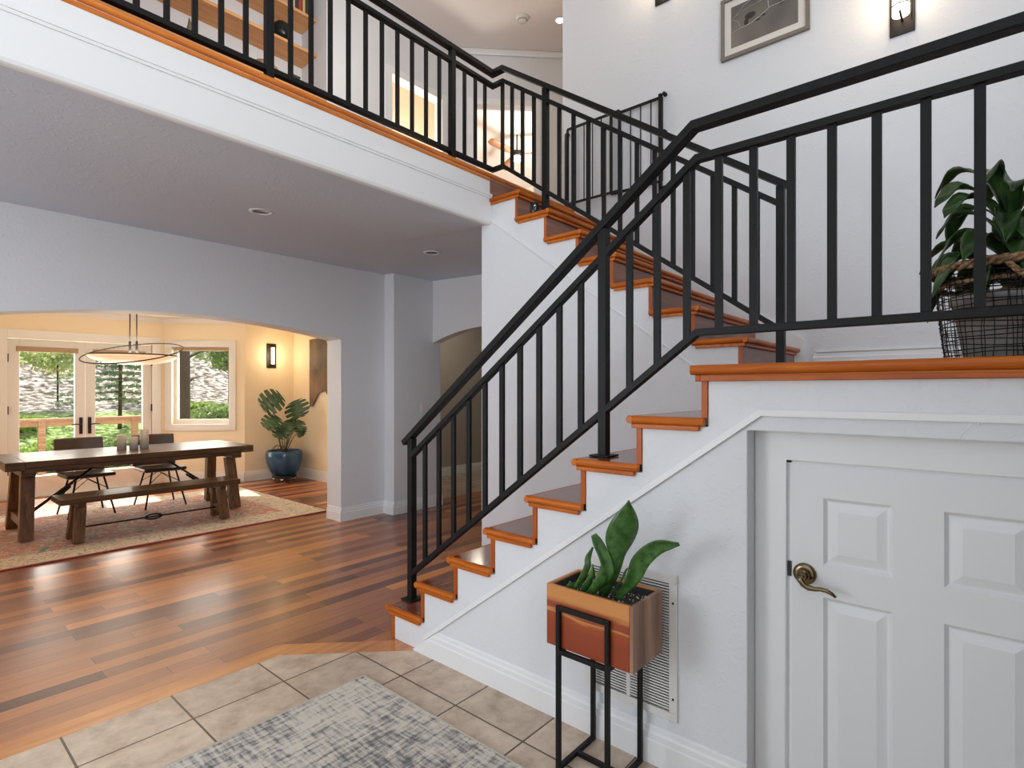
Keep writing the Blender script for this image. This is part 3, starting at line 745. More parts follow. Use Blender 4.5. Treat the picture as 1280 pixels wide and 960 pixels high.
struct('wall_hall_near', MB().box(2.95, 8.1, 2.65, 2.75, 0, 2.60), M['wall'])
struct('wall_closet', MB().box(2.95, XS, 2.60, 2.649, 0, 2.60), M['wall'])
baseboard('baseboard_hall', (4.51,6.45,0), (8,6.45,0), (0,-1,0), .14)
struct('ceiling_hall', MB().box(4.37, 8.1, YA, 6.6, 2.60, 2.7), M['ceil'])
baseboard('baseboard_arch', (3.155,YA,0), (3.69,YA,0), (0,-1,0), .14)
baseboard('baseboard_arch_jamb', (3.155,YA-.018,0), (3.155,YA+.25,0), (-1,0,0), .14)
baseboard('baseboard_pilaster', (3.69,4.86,0), (4.37,4.86,0), (0,-1,0), .14)
baseboard('baseboard_pilaster_side', (3.69,4.842,0), (3.69,YA,0), (-1,0,0), .14)
baseboard('baseboard_pilaster_end', (4.37,4.842,0), (4.37,YA,0), (1,0,0), .14)
baseboard('baseboard_arch_left', (-3.1,YA,0), (.53,YA,0), (0,-1,0), .14)

mb = MB(); holed(-3.1, 4.71, ZB, ZC, [(0.0,2.99,ZB,5.55),(3.79,4.53,ZB,4.885)], lambda a,b,c,d: mb.box(a,b,YA,YA+.12,c,d))
struct('wall_upper_back', mb, M['wall'], 'white wall of the upper hall with shelf alcove')
struct('wall_alcove', MB().box(-.1,3.09,5.52,5.6,ZB,ZC).box(2.99,3.09,YA+.12,5.52,ZB,ZC).box(-.1,0,YA+.12,5.52,ZB,ZC).box(0,2.99,YA+.12,5.52,5.55,ZC), M['wall'])
# oblique wall (45 degrees) with second doorway
def obl(mb, s0, s1, z0, z1, t0=0, t1=.12):
    """s = distance along the oblique wall from its left corner, t = depth behind its face"""
    o = Vector((4.71, 5.03, 0)); d = Vector((1,-1,0)).normalized(); nn = Vector((1,1,0)).normalized()
    vs = []
    for z in (z0, z1):
        for s_, t_ in ((s0,t0),(s1,t0),(s1,t1),(s0,t1)): vs.append(o+d*s_+nn*t_+Vector((0,0,z)))
    return mb.add(vs, [(0,3,2,1),(4,5,6,7),(0,1,5,4),(1,2,6,5),(2,3,7,6),(3,0,4,7)])
mb = MB()
S0, S1, HZ = .27, 1.03, 4.915
obl(mb, 0, S0, ZB, ZC); obl(mb, S1, 3.25, ZB, ZC); obl(mb, S0, S1, HZ, ZC)
struct('wall_oblique', mb, M['wall'], 'angled white wall with the bedroom doorway')
mb = MB(); obl(mb, S0-.075, S0, ZB, HZ+.075, -.018, 0); obl(mb, S1, S1+.075, ZB, HZ+.075, -.018, 0); obl(mb, S0, S1, HZ, HZ+.075, -.018, 0)
struct('trim_bedroom_casing', mb, M['trim'])
mb = MB(); obl(mb, 0.03, 3.2, 5.53, 5.609, -.03, 0); mb.box(3.0, 4.68, YA-.03, YA, 5.53, 5.609)
struct('trim_crown_upper', mb, M['trim'], bevel=.02)
mb = MB().box(3.70,3.79,YA-.018,YA,ZB,4.96).box(4.53,4.61,YA-.018,YA,ZB,4.96).box(3.79,4.53,YA-.018,YA,4.885,4.96)
struct('trim_hall_door_casing', mb, M['trim'])
struct('wall_room_a', MB().box(3.09,6.2,6.05,6.15,ZB,ZC).box(3.09,3.19,5.6,6.05,ZB,ZC), mat('pale_peach_paint', (.90, .77, .62), .65), 'peach wall of the small room upstairs')
mb = MB(); o = Vector((4.79,5.11,0)); d2 = Vector((1,1,0)).normalized(); n2_ = Vector((-1,1,0)).normalized()
p0 = o; p1 = o+d2*2.2
for z0, z1 in ((ZB, ZC),):
    mb.bar(p0+Vector((0,0,(z0+z1)/2)), p1+Vector((0,0,(z0+z1)/2)), .08, z1-z0)
struct('wall_room_divider', mb, M['cream'])
struct('wall_room_b', MB().box(9.0,9.1,2.6,8.2,ZB,ZC).box(3.1,9.0,8.1,8.2,ZB,ZC).box(XS+.13,9.0,2.65,2.75,2.60,ZC), M['cream'], 'cream walls of the bedroom upstairs')
light('bedroom_fill', 'POINT', (7.3,5.3,4.4), 150, (1,.96,.88), radius=.25)  # added fill that brightens the bedroom, hangs free of the fan
light('room_a_fill', 'POINT', (4.3,5.6,4.0), 45, (1,.94,.84), radius=.12)  # added fill for the small peach room, no fixture
light('upper_hall_fill', 'POINT', (2.6,4.0,4.5), 28, (1,.96,.90), radius=.15)  # free-floating fill added for the upper hall walls and alcove
# hinges and opened doors upstairs
for nm, s_ in (('door_4', S0),):
    dm = MB(); obl(dm, S0+.003, S0+.04, ZB+.01, HZ-.01, .02, .72)
    dd = build(nm, dm, M['doorpaint'], origin=(4.9,4.9,ZB)); tag(dd, 'white bedroom door standing open', kind='structure')
    hm = MB()
    for z in (4.75, 3.9): obl(hm, S0+.001, S0+.012, z-.05, z+.05, -.012, .02)
    build('hinge', hm, M['iron2'], dd)

# ------------------------------------------------------------------ dining room
DC = 2.40
YD = 9.10; XR = 4.36
# french door wall with opening
mb = MB(); holed(.95, 2.80, 0, DC, [(1.09,2.64,0,2.0)], lambda a,b,c,d: mb.box(a,b,YD,YD+.14,c,d))
struct('wall_dining_back', mb, M['peach'], 'beige wall around the french doors')
def bay(mb, s0, s1, z0, z1, t0, t1, mirror=False):
    """right bay wall from (2.80,9.10) to (3.60,8.30)"""
    o = Vector((2.80, 9.10, 0)); d = Vector((1,-1,0)).normalized(); nn = Vector((1,1,0)).normalized()
    if mirror: o = Vector((.95,9.10,0)); d = Vector((-1,-1,0)).normalized(); nn = Vector((-1,1,0)).normalized()
    vs = []
    for z in (z0, z1):
        for s_, t_ in ((s0,t0),(s1,t0),(s1,t1),(s0,t1)): vs.append(o+d*s_+nn*t_+Vector((0,0,z)))
    return mb.add(vs, [(0,3,2,1),(4,5,6,7),(0,1,5,4),(1,2,6,5),(2,3,7,6),(3,0,4,7)])
BL = .8*math.sqrt(2)
WA, WB, WZ0, WZ1 = .10, .92, .85, 1.985
for mir, nm in ((False, 'wall_bay_right'), (True, 'wall_bay_left')):
    mb = MB(); bay(mb, 0, WA, 0, DC, 0, .14, mir); bay(mb, WB, BL, 0, DC, 0, .14, mir)
    bay(mb, WA, WB, 0, WZ0, 0, .14, mir); bay(mb, WA, WB, WZ1, DC, 0, .14, mir)
    struct(nm, mb, M['peach'], bevel=0)
    mb = MB()
    bay(mb, WA-.09, WA, WZ0-.09, WZ1+.09, -.02, 0, mir); bay(mb, WB, WB+.09, WZ0-.09, WZ1+.09, -.02, 0, mir)
    bay(mb, WA, WB, WZ1, WZ1+.09, -.02, 0, mir); bay(mb, WA, WB, WZ0-.09, WZ0, -.02, 0, mir)
    wi = build('window_4' if not mir else 'window_5', mb, M['trim'], origin=(3.2,8.7,.8) if not mir else (.6,8.7,.8), bevel=.004)
    tag(wi, 'white framed bay window beside the french doors' if not mir else 'white framed bay window on the hidden side', kind='structure')
    mb = MB(); f = .045
    bay(mb, WA, WA+f, WZ0, WZ1, .07, .12, mir); bay(mb, WB-f, WB, WZ0, WZ1, .07, .12, mir)
    bay(mb, WA+f, WB-f, WZ0, WZ0+.07, .07, .12, mir); bay(mb, WA+f, WB-f, WZ1-.03, WZ1, .07, .12, mir)
    build('window_frame', mb, M['trim'], wi)
    mb = MB(); bay(mb, WA+f, WB-f, WZ0+.07, WZ1-.03, .09, .094, mir); build('pane', mb, M['glass'], wi)
    mb = MB(); bay(mb, WA+.03, WB-.03, WZ1-.055, WZ1-.005, .02, .06, mir); build('roller_blind', mb, M['blind'], wi)
struct('wall_dining_right_back', MB().box(3.60, XR+.14, 8.30, 8.44, 0, DC), M['peach'], 'beige wall with the bronze sconce')
struct('wall_dining_right', MB().box(XR, XR+.14, YA+.25, 8.30, 0, DC), M['peach'], 'beige wall with the metal artwork')
struct('wall_dining_left', MB().box(-.74,-.6,YA+.25,8.44,0,DC).box(-.6,.15,8.30,8.44,0,DC), M['peach'])
struct('wall_arch_inner', MB().prism([(-.6,0),(.5305,0)]+arc(.5305,3.1545,1.876,1.9905)+[(3.1545,0),(XR,0),(XR,DC),(-.6,DC)], YA+.2505, YA+.262, 'y'), M['peach'])
struct('ceiling_dining', MB().prism([(-.74,YA+.25),(4.5,YA+.25),(4.5,8.44),(3.66,8.44),(2.86,9.24),(.89,9.24),(.09,8.44),(-.74,8.44)], DC, DC+.1, 'z'), mat('dining_ceiling', (.86,.80,.70), .7), 'cream dining room ceiling')
cr = MB()
def crown(p, q, s):
    p, q, s = Vector(p), Vector(q), Vector(s).normalized(); pr = [(0,-.075),(.012,-.075),(.02,-.055),(.05,-.02),(.06,-.012),(.06,0),(0,0)]; n = len(pr)
    vs = [a+s*u+Vector((0,0,DC-.0005+v)) for a in (p,q) for u,v in pr]
    cr.add(vs, [tuple(range(n)), tuple(range(2*n-1,n-1,-1))]+[(i,(i+1)%n,n+(i+1)%n,n+i) for i in range(n)])
crown((.95,YD,0),(2.80,YD,0),(0,-1,0)); crown((2.80,YD,0),(3.60,8.30,0),(-1,-1,0)); crown((3.60,8.30,0),(XR,8.30,0),(0,-1,0)); crown((XR,8.30,0),(XR,YA+.27,0),(-1,0,0))
crown((.95,YD,0),(.15,8.30,0),(1,-1,0))
struct('trim_dining_crown', cr, M['trim'])
baseboard('baseboard_dining_right', (XR,YA+.27,0), (XR,8.30,0), (-1,0,0), .15, .02)
baseboard('baseboard_dining_back', (3.60,8.30,0), (XR,8.30,0), (0,-1,0), .15, .02)
baseboard('baseboard_bay', (2.80,9.10,0), (3.60,8.30,0), (-.7071,-.7071,0), .15, .02)
# french doors
fc = MB().box(.985,1.09,YD-.02,YD,0,2.105).box(2.64,2.745,YD-.02,YD,0,2.105).box(1.09,2.64,YD-.02,YD,2.0,2.105)
struct('trim_french_door_casing', fc, M['trim'], bevel=.004)
def fdoor(name, x0, x1, hx, lab, hinge_x):
    mb = MB(); y0, y1 = YD+.02, YD+.065; sw = .11
    mb.box(x0, x0+sw, y0, y1, .01, 1.99).box(x1-sw, x1, y0, y1, .01, 1.99)
    mb.box(x0+sw, x1-sw, y0, y1, .01, .26).box(x0+sw, x1-sw, y0, y1, 1.88, 1.99)
    d_ = build(name, mb, M['trim'], origin=((x0+x1)/2, y0, 0), bevel=.005); tag(d_, lab, kind='structure')
    build('pane', MB().box(x0+sw, x1-sw, y0+.02, y0+.026, .26, 1.88), M['glass'], d_)
    build('roller_blind', MB().box(x0+sw-.03, x1-sw+.03, y0-.045, y0-.003, 1.835, 1.90), M['blind'], d_)
    hb = MB().box(hx-.018, hx+.018, y0-.012, y0-.0005, .77, .99); sg = -1 if hx < (x0+x1)/2+.1 and name == 'door_2' else 1
    sg = -1 if name == 'door_2' else 1
    hb.tube([(hx,y0-.02,.895),(hx+sg*.0,y0-.05,.895),(hx+sg*.03,y0-.055,.90),(hx+sg*.07,y0-.055,.905),(hx+sg*.11,y0-.055,.895)], .008, 8)
    build('door_handle', hb, M['iron2'], d_, bevel=0)
    for z in (.35, 1.1, 1.75): build('hinge', MB().box(hinge_x-.008, hinge_x+.008, y0-.03, y0-.001, z-.05, z+.05), M['iron2'], d_)
fdoor('door_2', 1.095, 1.864, 1.864-.045, 'left white french door with a full glass pane', 1.094)
fdoor('door_3', 1.868, 2.636, 1.868+.045, 'right white french door with a full glass pane', 2.637)
struct('trim_threshold', MB().box(1.09,2.64,YD-.02,YD+.14,0,.012), M['trim'])

# dining rug
rg = MB().box(-.35, 3.35, 5.55, 7.95, .0005, .012)
ro = build('dining_rug', rg, M['rugd'], origin=(1.5,6.75,.0005), bevel=.003)
tag(ro, 'faded red and cream oriental rug under the dining table', 'rug')
RZ = .0125
# table
tb = empty('dining_table', (1.785,6.8,RZ)); tag(tb, 'long dark walnut trestle dining table with splayed legs', 'table')
TX0, TX1, TY0, TY1, TZ = .74, 2.83, 6.3, 7.26, .73
for i in range(4):
    pass
mb = MB()
for i in range(5):
    a = TY0+(TY1-TY0)*i/5; b = TY0+(TY1-TY0)*(i+1)/5
    mb.box(TX0+.13, TX1-.13, a+.0006, b-.0006, TZ-.055, TZ)
build('tabletop', mb, M['table'], tb, bevel=.004)
build('breadboard_end', MB().box(TX0, TX0+.129, TY0-.003, TY1+.003, TZ-.075, TZ+.001), M['table'], tb, bevel=.006)
build('breadboard_end', MB().box(TX1-.129, TX1, TY0-.003, TY1+.003, TZ-.075, TZ+.001), M['table'], tb, bevel=.006)
build('apron', MB().box(TX0+.13, TX1-.13, TY0+.02, TY0+.05, TZ-.10, TZ-.056).box(TX0+.13, TX1-.13, TY1-.05, TY1-.02, TZ-.10, TZ-.056), M['table'], tb, bevel=.003)
for x in (TX0+.16, TX1-.16):
    build('cross_beam', MB().box(x-.05, x+.05, TY0+.05, TY1-.05, TZ-.135, TZ-.057), M['table'], tb, bevel=.004)
    sx = .05 if x < 1.7 else -.05
    for yf, yt in ((TY0+.12, TY0+.22), (TY1-.12, TY1-.22)):
        build('leg', MB().bar((x-sx*.2, yf, RZ+.010), (x+sx*.3, yt, TZ-.136), .10, .085, (0,1,0)), M['tableleg'], tb, bevel=.005)
    build('stretcher', MB().box(x-.03, x+.03, TY0+.19, TY1-.19, .12, .20), M['tableleg'], tb, bevel=.004)
cx = (TX0+TX1)/2
for sg in (-1, 1):
    xb = cx+sg*.885
    for dy in (-.03, .03):
        rd = MB().tube([(xb-sg*.04, 6.78+dy, .18), (cx+sg*.22, 6.78+dy*.3, TZ-.06)], .008, 8)
        build('iron_brace', rd, M['iron'], tb)
    pts = []
    m0 = Vector((xb-sg*.30, 6.78, .355)); dr = Vector((-sg*.665*.9, 0, .49)).normalized(); up = Vector((0,1,0))
    for i in range(20):
        a = 2*PI*i/20; pts.append(m0+dr*(.09*math.cos(a))+up*(.032*math.sin(a)))
    build('turnbuckle', MB().tube(pts, .009, 8, True), M['iron'], tb)
# bench
bn = empty('dining_bench', (1.79,6.1,RZ)); tag(bn, 'dark walnut bench with an iron rod on the near side of the table', 'bench')
build('seat', MB().box(1.04, 2.53, 5.93, 6.27, .37, .42), M['table'], bn, bevel=.005)
for x in (1.20, 2.37):
    build('cross_beam', MB().box(x-.03, x+.03, 5.97, 6.23, .33, .3695), M['table'], bn)
    sx = -.025 if x < 1.7 else .025
    for yf, yt in ((5.99, 6.03), (6.23, 6.17)):
        build('leg', MB().bar((x+sx, yf, RZ+.008), (x, yt, .33), .08, .065, (0,1,0)), M['tableleg'], bn, bevel=.004)
    build('stretcher', MB().box(x-.02, x+.02, 6.03, 6.19, .10, .16), M['tableleg'], bn, bevel=.003)
rd = MB().tube([(1.2,6.11,.13),(2.37,6.11,.13)], .0075, 8); build('iron_rod', rd, M['iron'], bn)
pts = [Vector((1.785+.07*math.cos(2*PI*i/20), 6.11+.005*math.sin(2*PI*i/20), .13+.022*math.sin(2*PI*i/20))) for i in range(20)]
build('turnbuckle', MB().tube(pts, .008, 8, True), M['iron'], bn)
# chairs (built at the origin facing -y, backrest at +y)
def chair(name):
    r_ = empty(name, (0,0,0))
    seat = MB().box(-.215,.215,-.22,.20,.425,.465); build('seat', seat, M['leather'], r_, bevel=.018, seg=3)
    bk = MB()
    n = 9
    def bp(u, z): return (.22*u, .205+.055*(1-u*u)+ (z-.48)*.22, z)
    vs = []; fs = []
    for j, z in enumerate((.46,.54,.62,.70,.79,.82)):
        for i in range(n): vs.append(bp(-1+2*i/(n-1), z))
    for j in range(5):
        for i in range(n-1): fs.append((j*n+i, j*n+i+1, j*n+n+i+1, j*n+n+i))
    bk.add(vs, fs, True); build('backrest', bk, M['leather'], r_, solid=.028, bevel=.008)
    for sx in (-1,1):
        for sy, yt in ((-1,-.14),(1,.13)):
            lg = MB().tube([(sx*.12, yt, .424), (sx*.205, sy*.215+.0, RZ+.004)], .0095, 8); build('leg', lg, M['iron'], r_)
    st = MB().tube([(-.175,-.19,.15),(.175,-.19,.15)], .004, 6)
    st = MB()
    for sy, yt in ((-1,-.14),(1,.13)):
        a0 = .30; 
        st.tube([(-.12-.085*a0, yt+(sy*.215-yt)*a0, .424*(1-a0)),(0, yt*.5, .40)], .004, 6)
        st.tube([(.12+.085*a0, yt+(sy*.215-yt)*a0, .424*(1-a0)),(0, yt*.5, .40)], .004, 6)
    build('wire_brace', st, M['iron'], r_)
    return r_
c1 = chair('dining_chair'); c2 = copy_tree(c1)
c1.location = (1.52,7.38,0); c1.rotation_euler = (0,0,.03)
c2.location = (2.20,7.30,0); c2.rotation_euler = (0,0,-.02)
tag(c1, 'dark leather dining chair before the left french door, thin iron legs', 'chair', 'dining chairs behind the table')
tag(c2, 'dark leather dining chair behind the candles, nearer the bay window', 'chair', 'dining chairs behind the table')
# candles
for (x, y, r_, h_, lab) in ((1.715,6.87,.042,.150,'short grey pillar candle, leftmost of three on the table'),(1.815,6.84,.040,.128,'lowest grey pillar candle, between two taller ones'),(1.905,6.82,.041,.205,'tallest grey pillar candle on the table')):
    e = empty('pillar_candle', (x,y,TZ+.0005)); tag(e, lab, 'candle', 'pillar candles on the dining table')
    build('wax', MB().lathe([(0,0),(r_,0),(r_,h_-.006),(r_-.006,h_),(r_*.5,h_-.006),(0,h_-.008)], (x,y,TZ+.0008), 24), M['candle'], e)
    build('wick', MB().tube([(x,y,TZ+h_-.008),(x+.002,y,TZ+h_+.008)], .0015, 6), M['dark'], e)
# pendant
px, py, pz = 1.80, 6.80, 1.715
pn = empty('pendant_lamp', (px,py,DC)); tag(pn, 'bowl pendant lamp with an iron hoop hanging over the dining table', 'lamp')
build('canopy', MB().lathe([(0,-.03),(.06,-.028),(.07,-.001),(0,-.001)], (px,py,DC-.0005), 24), M['iron2'], pn)
dxr = .036
for sg in (-1,1):
    ox, oy = px+sg*dxr*.65, py-sg*dxr*.76
    build('rod', MB().tube([(ox,oy,pz+.01),(ox,oy,DC-.02)], .006, 8), M['iron'], pn)
    build('rod_sleeve', MB().tube([(ox,oy,pz-.02),(ox,oy,pz+.15)], .011, 10), M['iron'], pn)
gb = mat('amber_glass_bowl', (.95,.72,.50), .35, emit=((1,.62,.36), .75))
bw = MB(); R_ = .39; prof = [(R_*math.sin(t*PI/2), -.095*math.cos(t*PI/2)) for t in [i/12 for i in range(13)]]
prof += [(R_-.012,.004)] + [((R_-.012)*math.sin(t*PI/2), -.085*math.cos(t*PI/2)) for t in [1-i/12 for i in range(1,13)]]
bw.lathe(prof, (px,py,pz), 40); build('glass_bowl', bw, gb, pn)
build('bowl_rim', MB().tube([(px+.392*math.cos(2*PI*i/40), py+.392*math.sin(2*PI*i/40), pz+.003) for i in range(40)], .007, 8, True), M['iron2'], pn)
hd = Vector((math.cos(ANG), math.sin(ANG), 0)); pts = []
for i in range(48):
    a = 2*PI*i/48; u = math.cos(a)*.455; v = math.sin(a)*.455
    side = Vector((hd.y,-hd.x,0)); pts.append(Vector((px,py,pz+.03))+side*u+hd*v*math.cos(.30)+Vector((0,0,v*math.sin(.30))))
build('hoop', MB().tube(pts, .0065, 8, True), M['iron'], pn)
light('pendant_glow', 'AREA', (px,py,pz+.006), 34, (1,.86,.70), .5, .5, (0,0,1))
# dining sconce
M['bulbs'] = None
def sconce(name, cx_, cy_, z0, z1, w_, facing, lab, energy, glassr=.035):
    """facing: 'x' -> on a wall facing -x ; 'y' -> on a wall facing -y. (cx_,cy_) = plate centre on wall face"""
    e = empty(name, (cx_,cy_,z0)); tag(e, lab, 'wall lamp')
    def T(u, d_, z):   # u across, d_ off the wall
        return (cx_-d_, cy_+u, z) if facing == 'x' else (cx_+u, cy_-d_, z)
    def bx(mb, u0,u1,d0,d1,a,b):
        p = T(u0,d0,a); q = T(u1,d1,b); mb.box(min(p[0],q[0]),max(p[0],q[0]),min(p[1],q[1]),max(p[1],q[1]),a,b)
    mb = MB(); bx(mb,-w_/2,w_/2,.001,.012,z0,z1); build('backplate', mb, M['iron2'], e, bevel=.003)
    c = T(0,.012+glassr+.018,0)
    za, zb = z0+.16*(z1-z0), z1-.16*(z1-z0)
    build('glass_tube', MB().lathe([(0,za),(glassr,za),(glassr,zb),(0,zb)], (c[0],c[1],0), 24), M['bulbw'], e)
    for zz in (za+.045, zb-.045):
        build('hoop', MB().tube([(c[0]+(glassr+.006)*math.cos(2*PI*i/24), c[1]+(glassr+.006)*math.sin(2*PI*i/24), zz) for i in range(24)], .003, 6, True), M['iron2'], e)
    for u in (-glassr-.008, glassr+.008):
        mb = MB(); p = T(u,.012+glassr+.018,0); mb.tube([(p[0],p[1],z0+.03),(p[0],p[1],z1-.03)], .0025, 6); build('frame_rod', mb, M['iron2'], e)
    p = T(0,.012+glassr*2+.028,0); build('frame_rod', MB().tube([(p[0],p[1],za+.012),(p[0],p[1],zb-.012)], .002, 6), M['iron2'], e)
    mb = MB(); bx(mb,-.005,.005,.012,.012+glassr*2+.03,za-.010,za-.003); bx(mb,-.005,.005,.012,.012+glassr*2+.03,zb+.003,zb+.010); build('bracket', mb, M['iron2'], e)
    p = T(0,.20,0)
    light(name+'_glow', 'POINT', (p[0],p[1],(z0+z1)/2), energy, (1,.72,.42), radius=.06)
    return e
sconce('wall_sconce', 4.0, 8.30, 1.69, 2.06, .15, 'y', 'bronze wall sconce on the beige dining room wall', 4.5, .024)
# metal art
ap = [(7.767,2.115),(7.767,1.092),(7.66,1.13),(7.58,1.24),(7.50,1.31),(7.40,1.33),(7.33,1.345),(7.27,1.28),(7.22,1.20),(7.15,1.15),(7.08,1.22),(7.0,1.25),(6.95,1.30),(6.80,1.27),(6.72,1.36),(6.70,1.98),(6.80,2.06),(6.87,1.93),(6.93,2.03),(7.05,2.02),(7.09,1.96),(7.14,2.02),(7.22,1.99),(7.30,2.03),(7.36,2.12),(7.44,2.125)]
ar = build('metal_artwork', MB().prism(ap, XR-.03, XR-.022, 'x'), M['artmetal'], origin=(XR-.026,7.2,1.1)); tag(ar, 'torn-edged bronze sheet artwork on the beige wall beyond the arch', 'artwork')

# monstera in blue pot
mpx, mpy = 4.03, 7.95
pl = empty('plant_pot', (mpx,mpy,0)); tag(pl, 'glazed blue pot on a wheeled caddy in the dining room corner', 'pot')
prof = [(0,.085),(.13,.085),(.165,.10),(.215,.17),(.25,.28),(.262,.37),(.255,.44),(.245,.455),(.228,.455),(.232,.43),(.23,.40),(0,.40)]
build('pot_body', MB().lathe(prof, (mpx,mpy,0), 40), M['pot'], pl)
build('soil', MB().lathe([(0,.425),(.225,.42),(.225,.40)], (mpx,mpy,0), 24), M['soil'], pl)
build('caddy', MB().lathe([(0,.055),(.17,.055),(.17,.08),(0,.08)], (mpx,mpy,0), 24), M['iron2'], pl)
for a in (.9, 2.5, 4.05, 5.6):
    build('caster', MB().ball((mpx+.135*math.cos(a), mpy+.135*math.sin(a), .028), .027, .027, .027, 10, 8), M['chrome'], pl)
ms = empty('monstera_plant', (mpx,mpy,.42)); tag(ms, 'monstera plant with split leaves in the blue pot', 'plant')
def monstera_leaf(c, size, droop, yaw, roll):
    """heart leaf with slits facing the camera side; returns MB"""
    mb = MB(); n = 64; mid = []; out = []
    for i in range(n+1):
        t = i/n; th = t*PI   # from tip side to stem
        rr = size*(.62+.30*math.sin(th)**1.0)*(1.0 if t < .85 else 1-.5*(t-.85)/.15)
        x = rr*math.sin(th)*.95; y = -rr*math.cos(th)
        notch = 1.0
        k = (t*8.0) % 1
        if .14 < t < .86 and k > .74: notch = .45
        out.append((x*notch, y))
        mid.append((0, y*.98))
    Rm = Matrix.Rotation(fy+yaw, 3, 'Z') @ Matrix.Rotation(droop, 3, 'X') @ Matrix.Rotation(roll, 3, 'Z')
    base = Matrix.Rotation(0, 3, 'X')
    for sg in (-1, 1):
        vs = []; fs = []
        for (ox, oy), (mx_, my) in zip(out, mid):
            for w_ in (0, .5, 1):
                x = sg*(mx_+(ox-mx_)*w_); z = -.10*size*w_*w_ - .12*size*(abs(my)/size)**2
                v = Rm @ Vector((x, my+(oy-my)*w_, z)); vs.append(v+Vector(c))
        for i in range(n):
            for w_ in range(2): fs.append((i*3+w_, i*3+w_+1, i*3+3+w_+1, i*3+3+w_))
        mb.add(vs, fs, True)
    return mb
fy = ANG-PI/2
for (cx_, cy_, cz_, sz, dr, yw, rl) in ((3.755,7.80,1.20,.235,1.15,.15,-.9),(4.07,7.67,1.08,.22,1.2,-.1,.45),(3.74,7.75,.90,.18,1.0,.3,-.7),
                                      (3.93,7.70,.80,.17,.9,.0,.1),(4.13,7.64,.74,.12,1.1,-.6,.5),(4.02,7.74,.84,.15,1.1,.4,.4),(3.86,7.72,.74,.14,1.0,.3,-.5),(4.06,7.62,.83,.14,1.2,-.2,-.3)):
    lm = monstera_leaf((cx_,cy_,cz_), sz, dr, yw, rl); build('leaf', lm, M['monstera'], ms)
    p0 = Vector((mpx+(cx_-mpx)*.2, mpy-.03, .43)); p2 = Vector((cx_,cy_,cz_)); p1 = (p0+p2)/2+Vector((0,0,.14))
    pts = [p0*(1-t)**2+p1*2*t*(1-t)+p2*t*t for t in [i/8 for i in range(9)]]
    build('stem', MB().tube(pts, .0065, 6), M['stem'], ms)
for k in range(5):
    a = 2.6+k*.5; p0 = Vector((mpx,mpy,.43)); e_ = p0+Vector((.17*math.cos(a),.17*math.sin(a),.04)); m_ = (p0+e_)/2+Vector((0,0,.16))
    build('aerial_root', MB().tube([p0*(1-t)**2+m_*2*t*(1-t)+e_*t*t for t in [i/7 for i in range(8)]], .005, 6), M['cane'], ms)

# ------------------------------------------------------------------ railings
XR1 = 1.98; XR2 = 2.93; YR2 = 2.70
def lerp(a, b, t): return a+(b-a)*t
r1 = empty('stair_railing', (XR1, 2.44, .18)); tag(r1, 'black iron railing along the lower flight and the landing', 'railing')
hpts = [(XR1, 2.50, 1.054), (XR1, .813, 2.327), (XR1, -1.598, 2.327)]
build('handrail', MB().sweep(hpts, .05, .032), M['iron'], r1, bevel=.003)
mpts = [(XR1, 2.43, .992), (XR1, .801, 2.205), (XR1, -1.598, 2.205)]
build('mid_rail', MB().sweep(mpts, .036, .026), M['iron'], r1, bevel=.002)
bpts = [(XR1, 2.435, .328), (XR1, .801, 1.566), (XR1, -1.598, 1.566)]
build('bottom_rail', MB().sweep(bpts, .036, .026), M['iron'], r1, bevel=.002)
def zon(pts, y, off=0):
    for a, b in zip(pts, pts[1:]):
        if a[1] >= y >= b[1]: return lerp(a[2], b[2], (a[1]-y)/(a[1]-b[1]))+off
    return pts[-1][2]+off
def newel(x, y, z0, z1, par):
    n = build('newel_post', MB().box(x-.019, x+.019, y-.019, y+.019, z0+.006, z1), M['iron'], par, bevel=.002)
    build('base_plate', MB().box(x-.045, x+.045, y-.045, y+.045, z0+.0015, z0+.0085), M['iron'], par, bevel=.002)
newel(XR1, 2.441, RISE, zon(hpts, 2.441)-.015, r1)
newel(XR1, 1.198, 6*RISE, zon(hpts, 1.198)-.015, r1)
newel(XR1, -1.5, ZL, 2.315, r1)
ys_ = [2.441-.113*i for i in range(1, 11)] + [1.198-.1188*i for i in range(1, 24)]
for y in ys_:
    build('baluster', MB().box(XR1-.0075, XR1+.0075, y-.013, y+.013, zon(bpts, y)+.0, zon(mpts, y)), M['iron'], r1)
r2 = empty('balcony_railing', (XR2, YR2, ZB)); tag(r2, 'black iron railing along the balcony and down the upper flight', 'railing')
H2 = [(-3.05, YR2, 3.640), (XR2, YR2, 3.640), (XR2, 2.595, 3.640), (XR2, .738, 2.360)]
M2 = [(-3.05, YR2, 3.550), (XR2, YR2, 3.550), (XR2, 2.595, 3.550), (XR2, .765, 2.272)]
B2 = [(-3.05, YR2, 2.945), (XR2, YR2, 2.945), (XR2, 2.595, 2.945), (XR2, .765, 1.653)]
build('handrail', MB().sweep(H2, .05, .032), M['iron'], r2, bevel=.003)
build('mid_rail', MB().sweep(M2, .036, .026), M['iron'], r2, bevel=.002)
build('bottom_rail', MB().sweep(B2, .036, .026), M['iron'], r2, bevel=.002)
newel(XR2, .765, ZL, zon(H2[2:], .765)-.015, r2)
newel(XR2, 2.221, 14*RISE, zon(H2[2:], 2.221)-.015, r2)
for x in (2.529, 1.289, .049, -1.191, -2.431): newel(x, YR2, ZB, 3.63, r2)
for i in range(1, 13):
    y = lerp(.765, 2.221, i/13)
    build('baluster', MB().box(XR2-.0075, XR2+.0075, y-.0125, y+.0125, zon(B2[2:], y), zon(M2[2:], y)), M['iron'], r2)
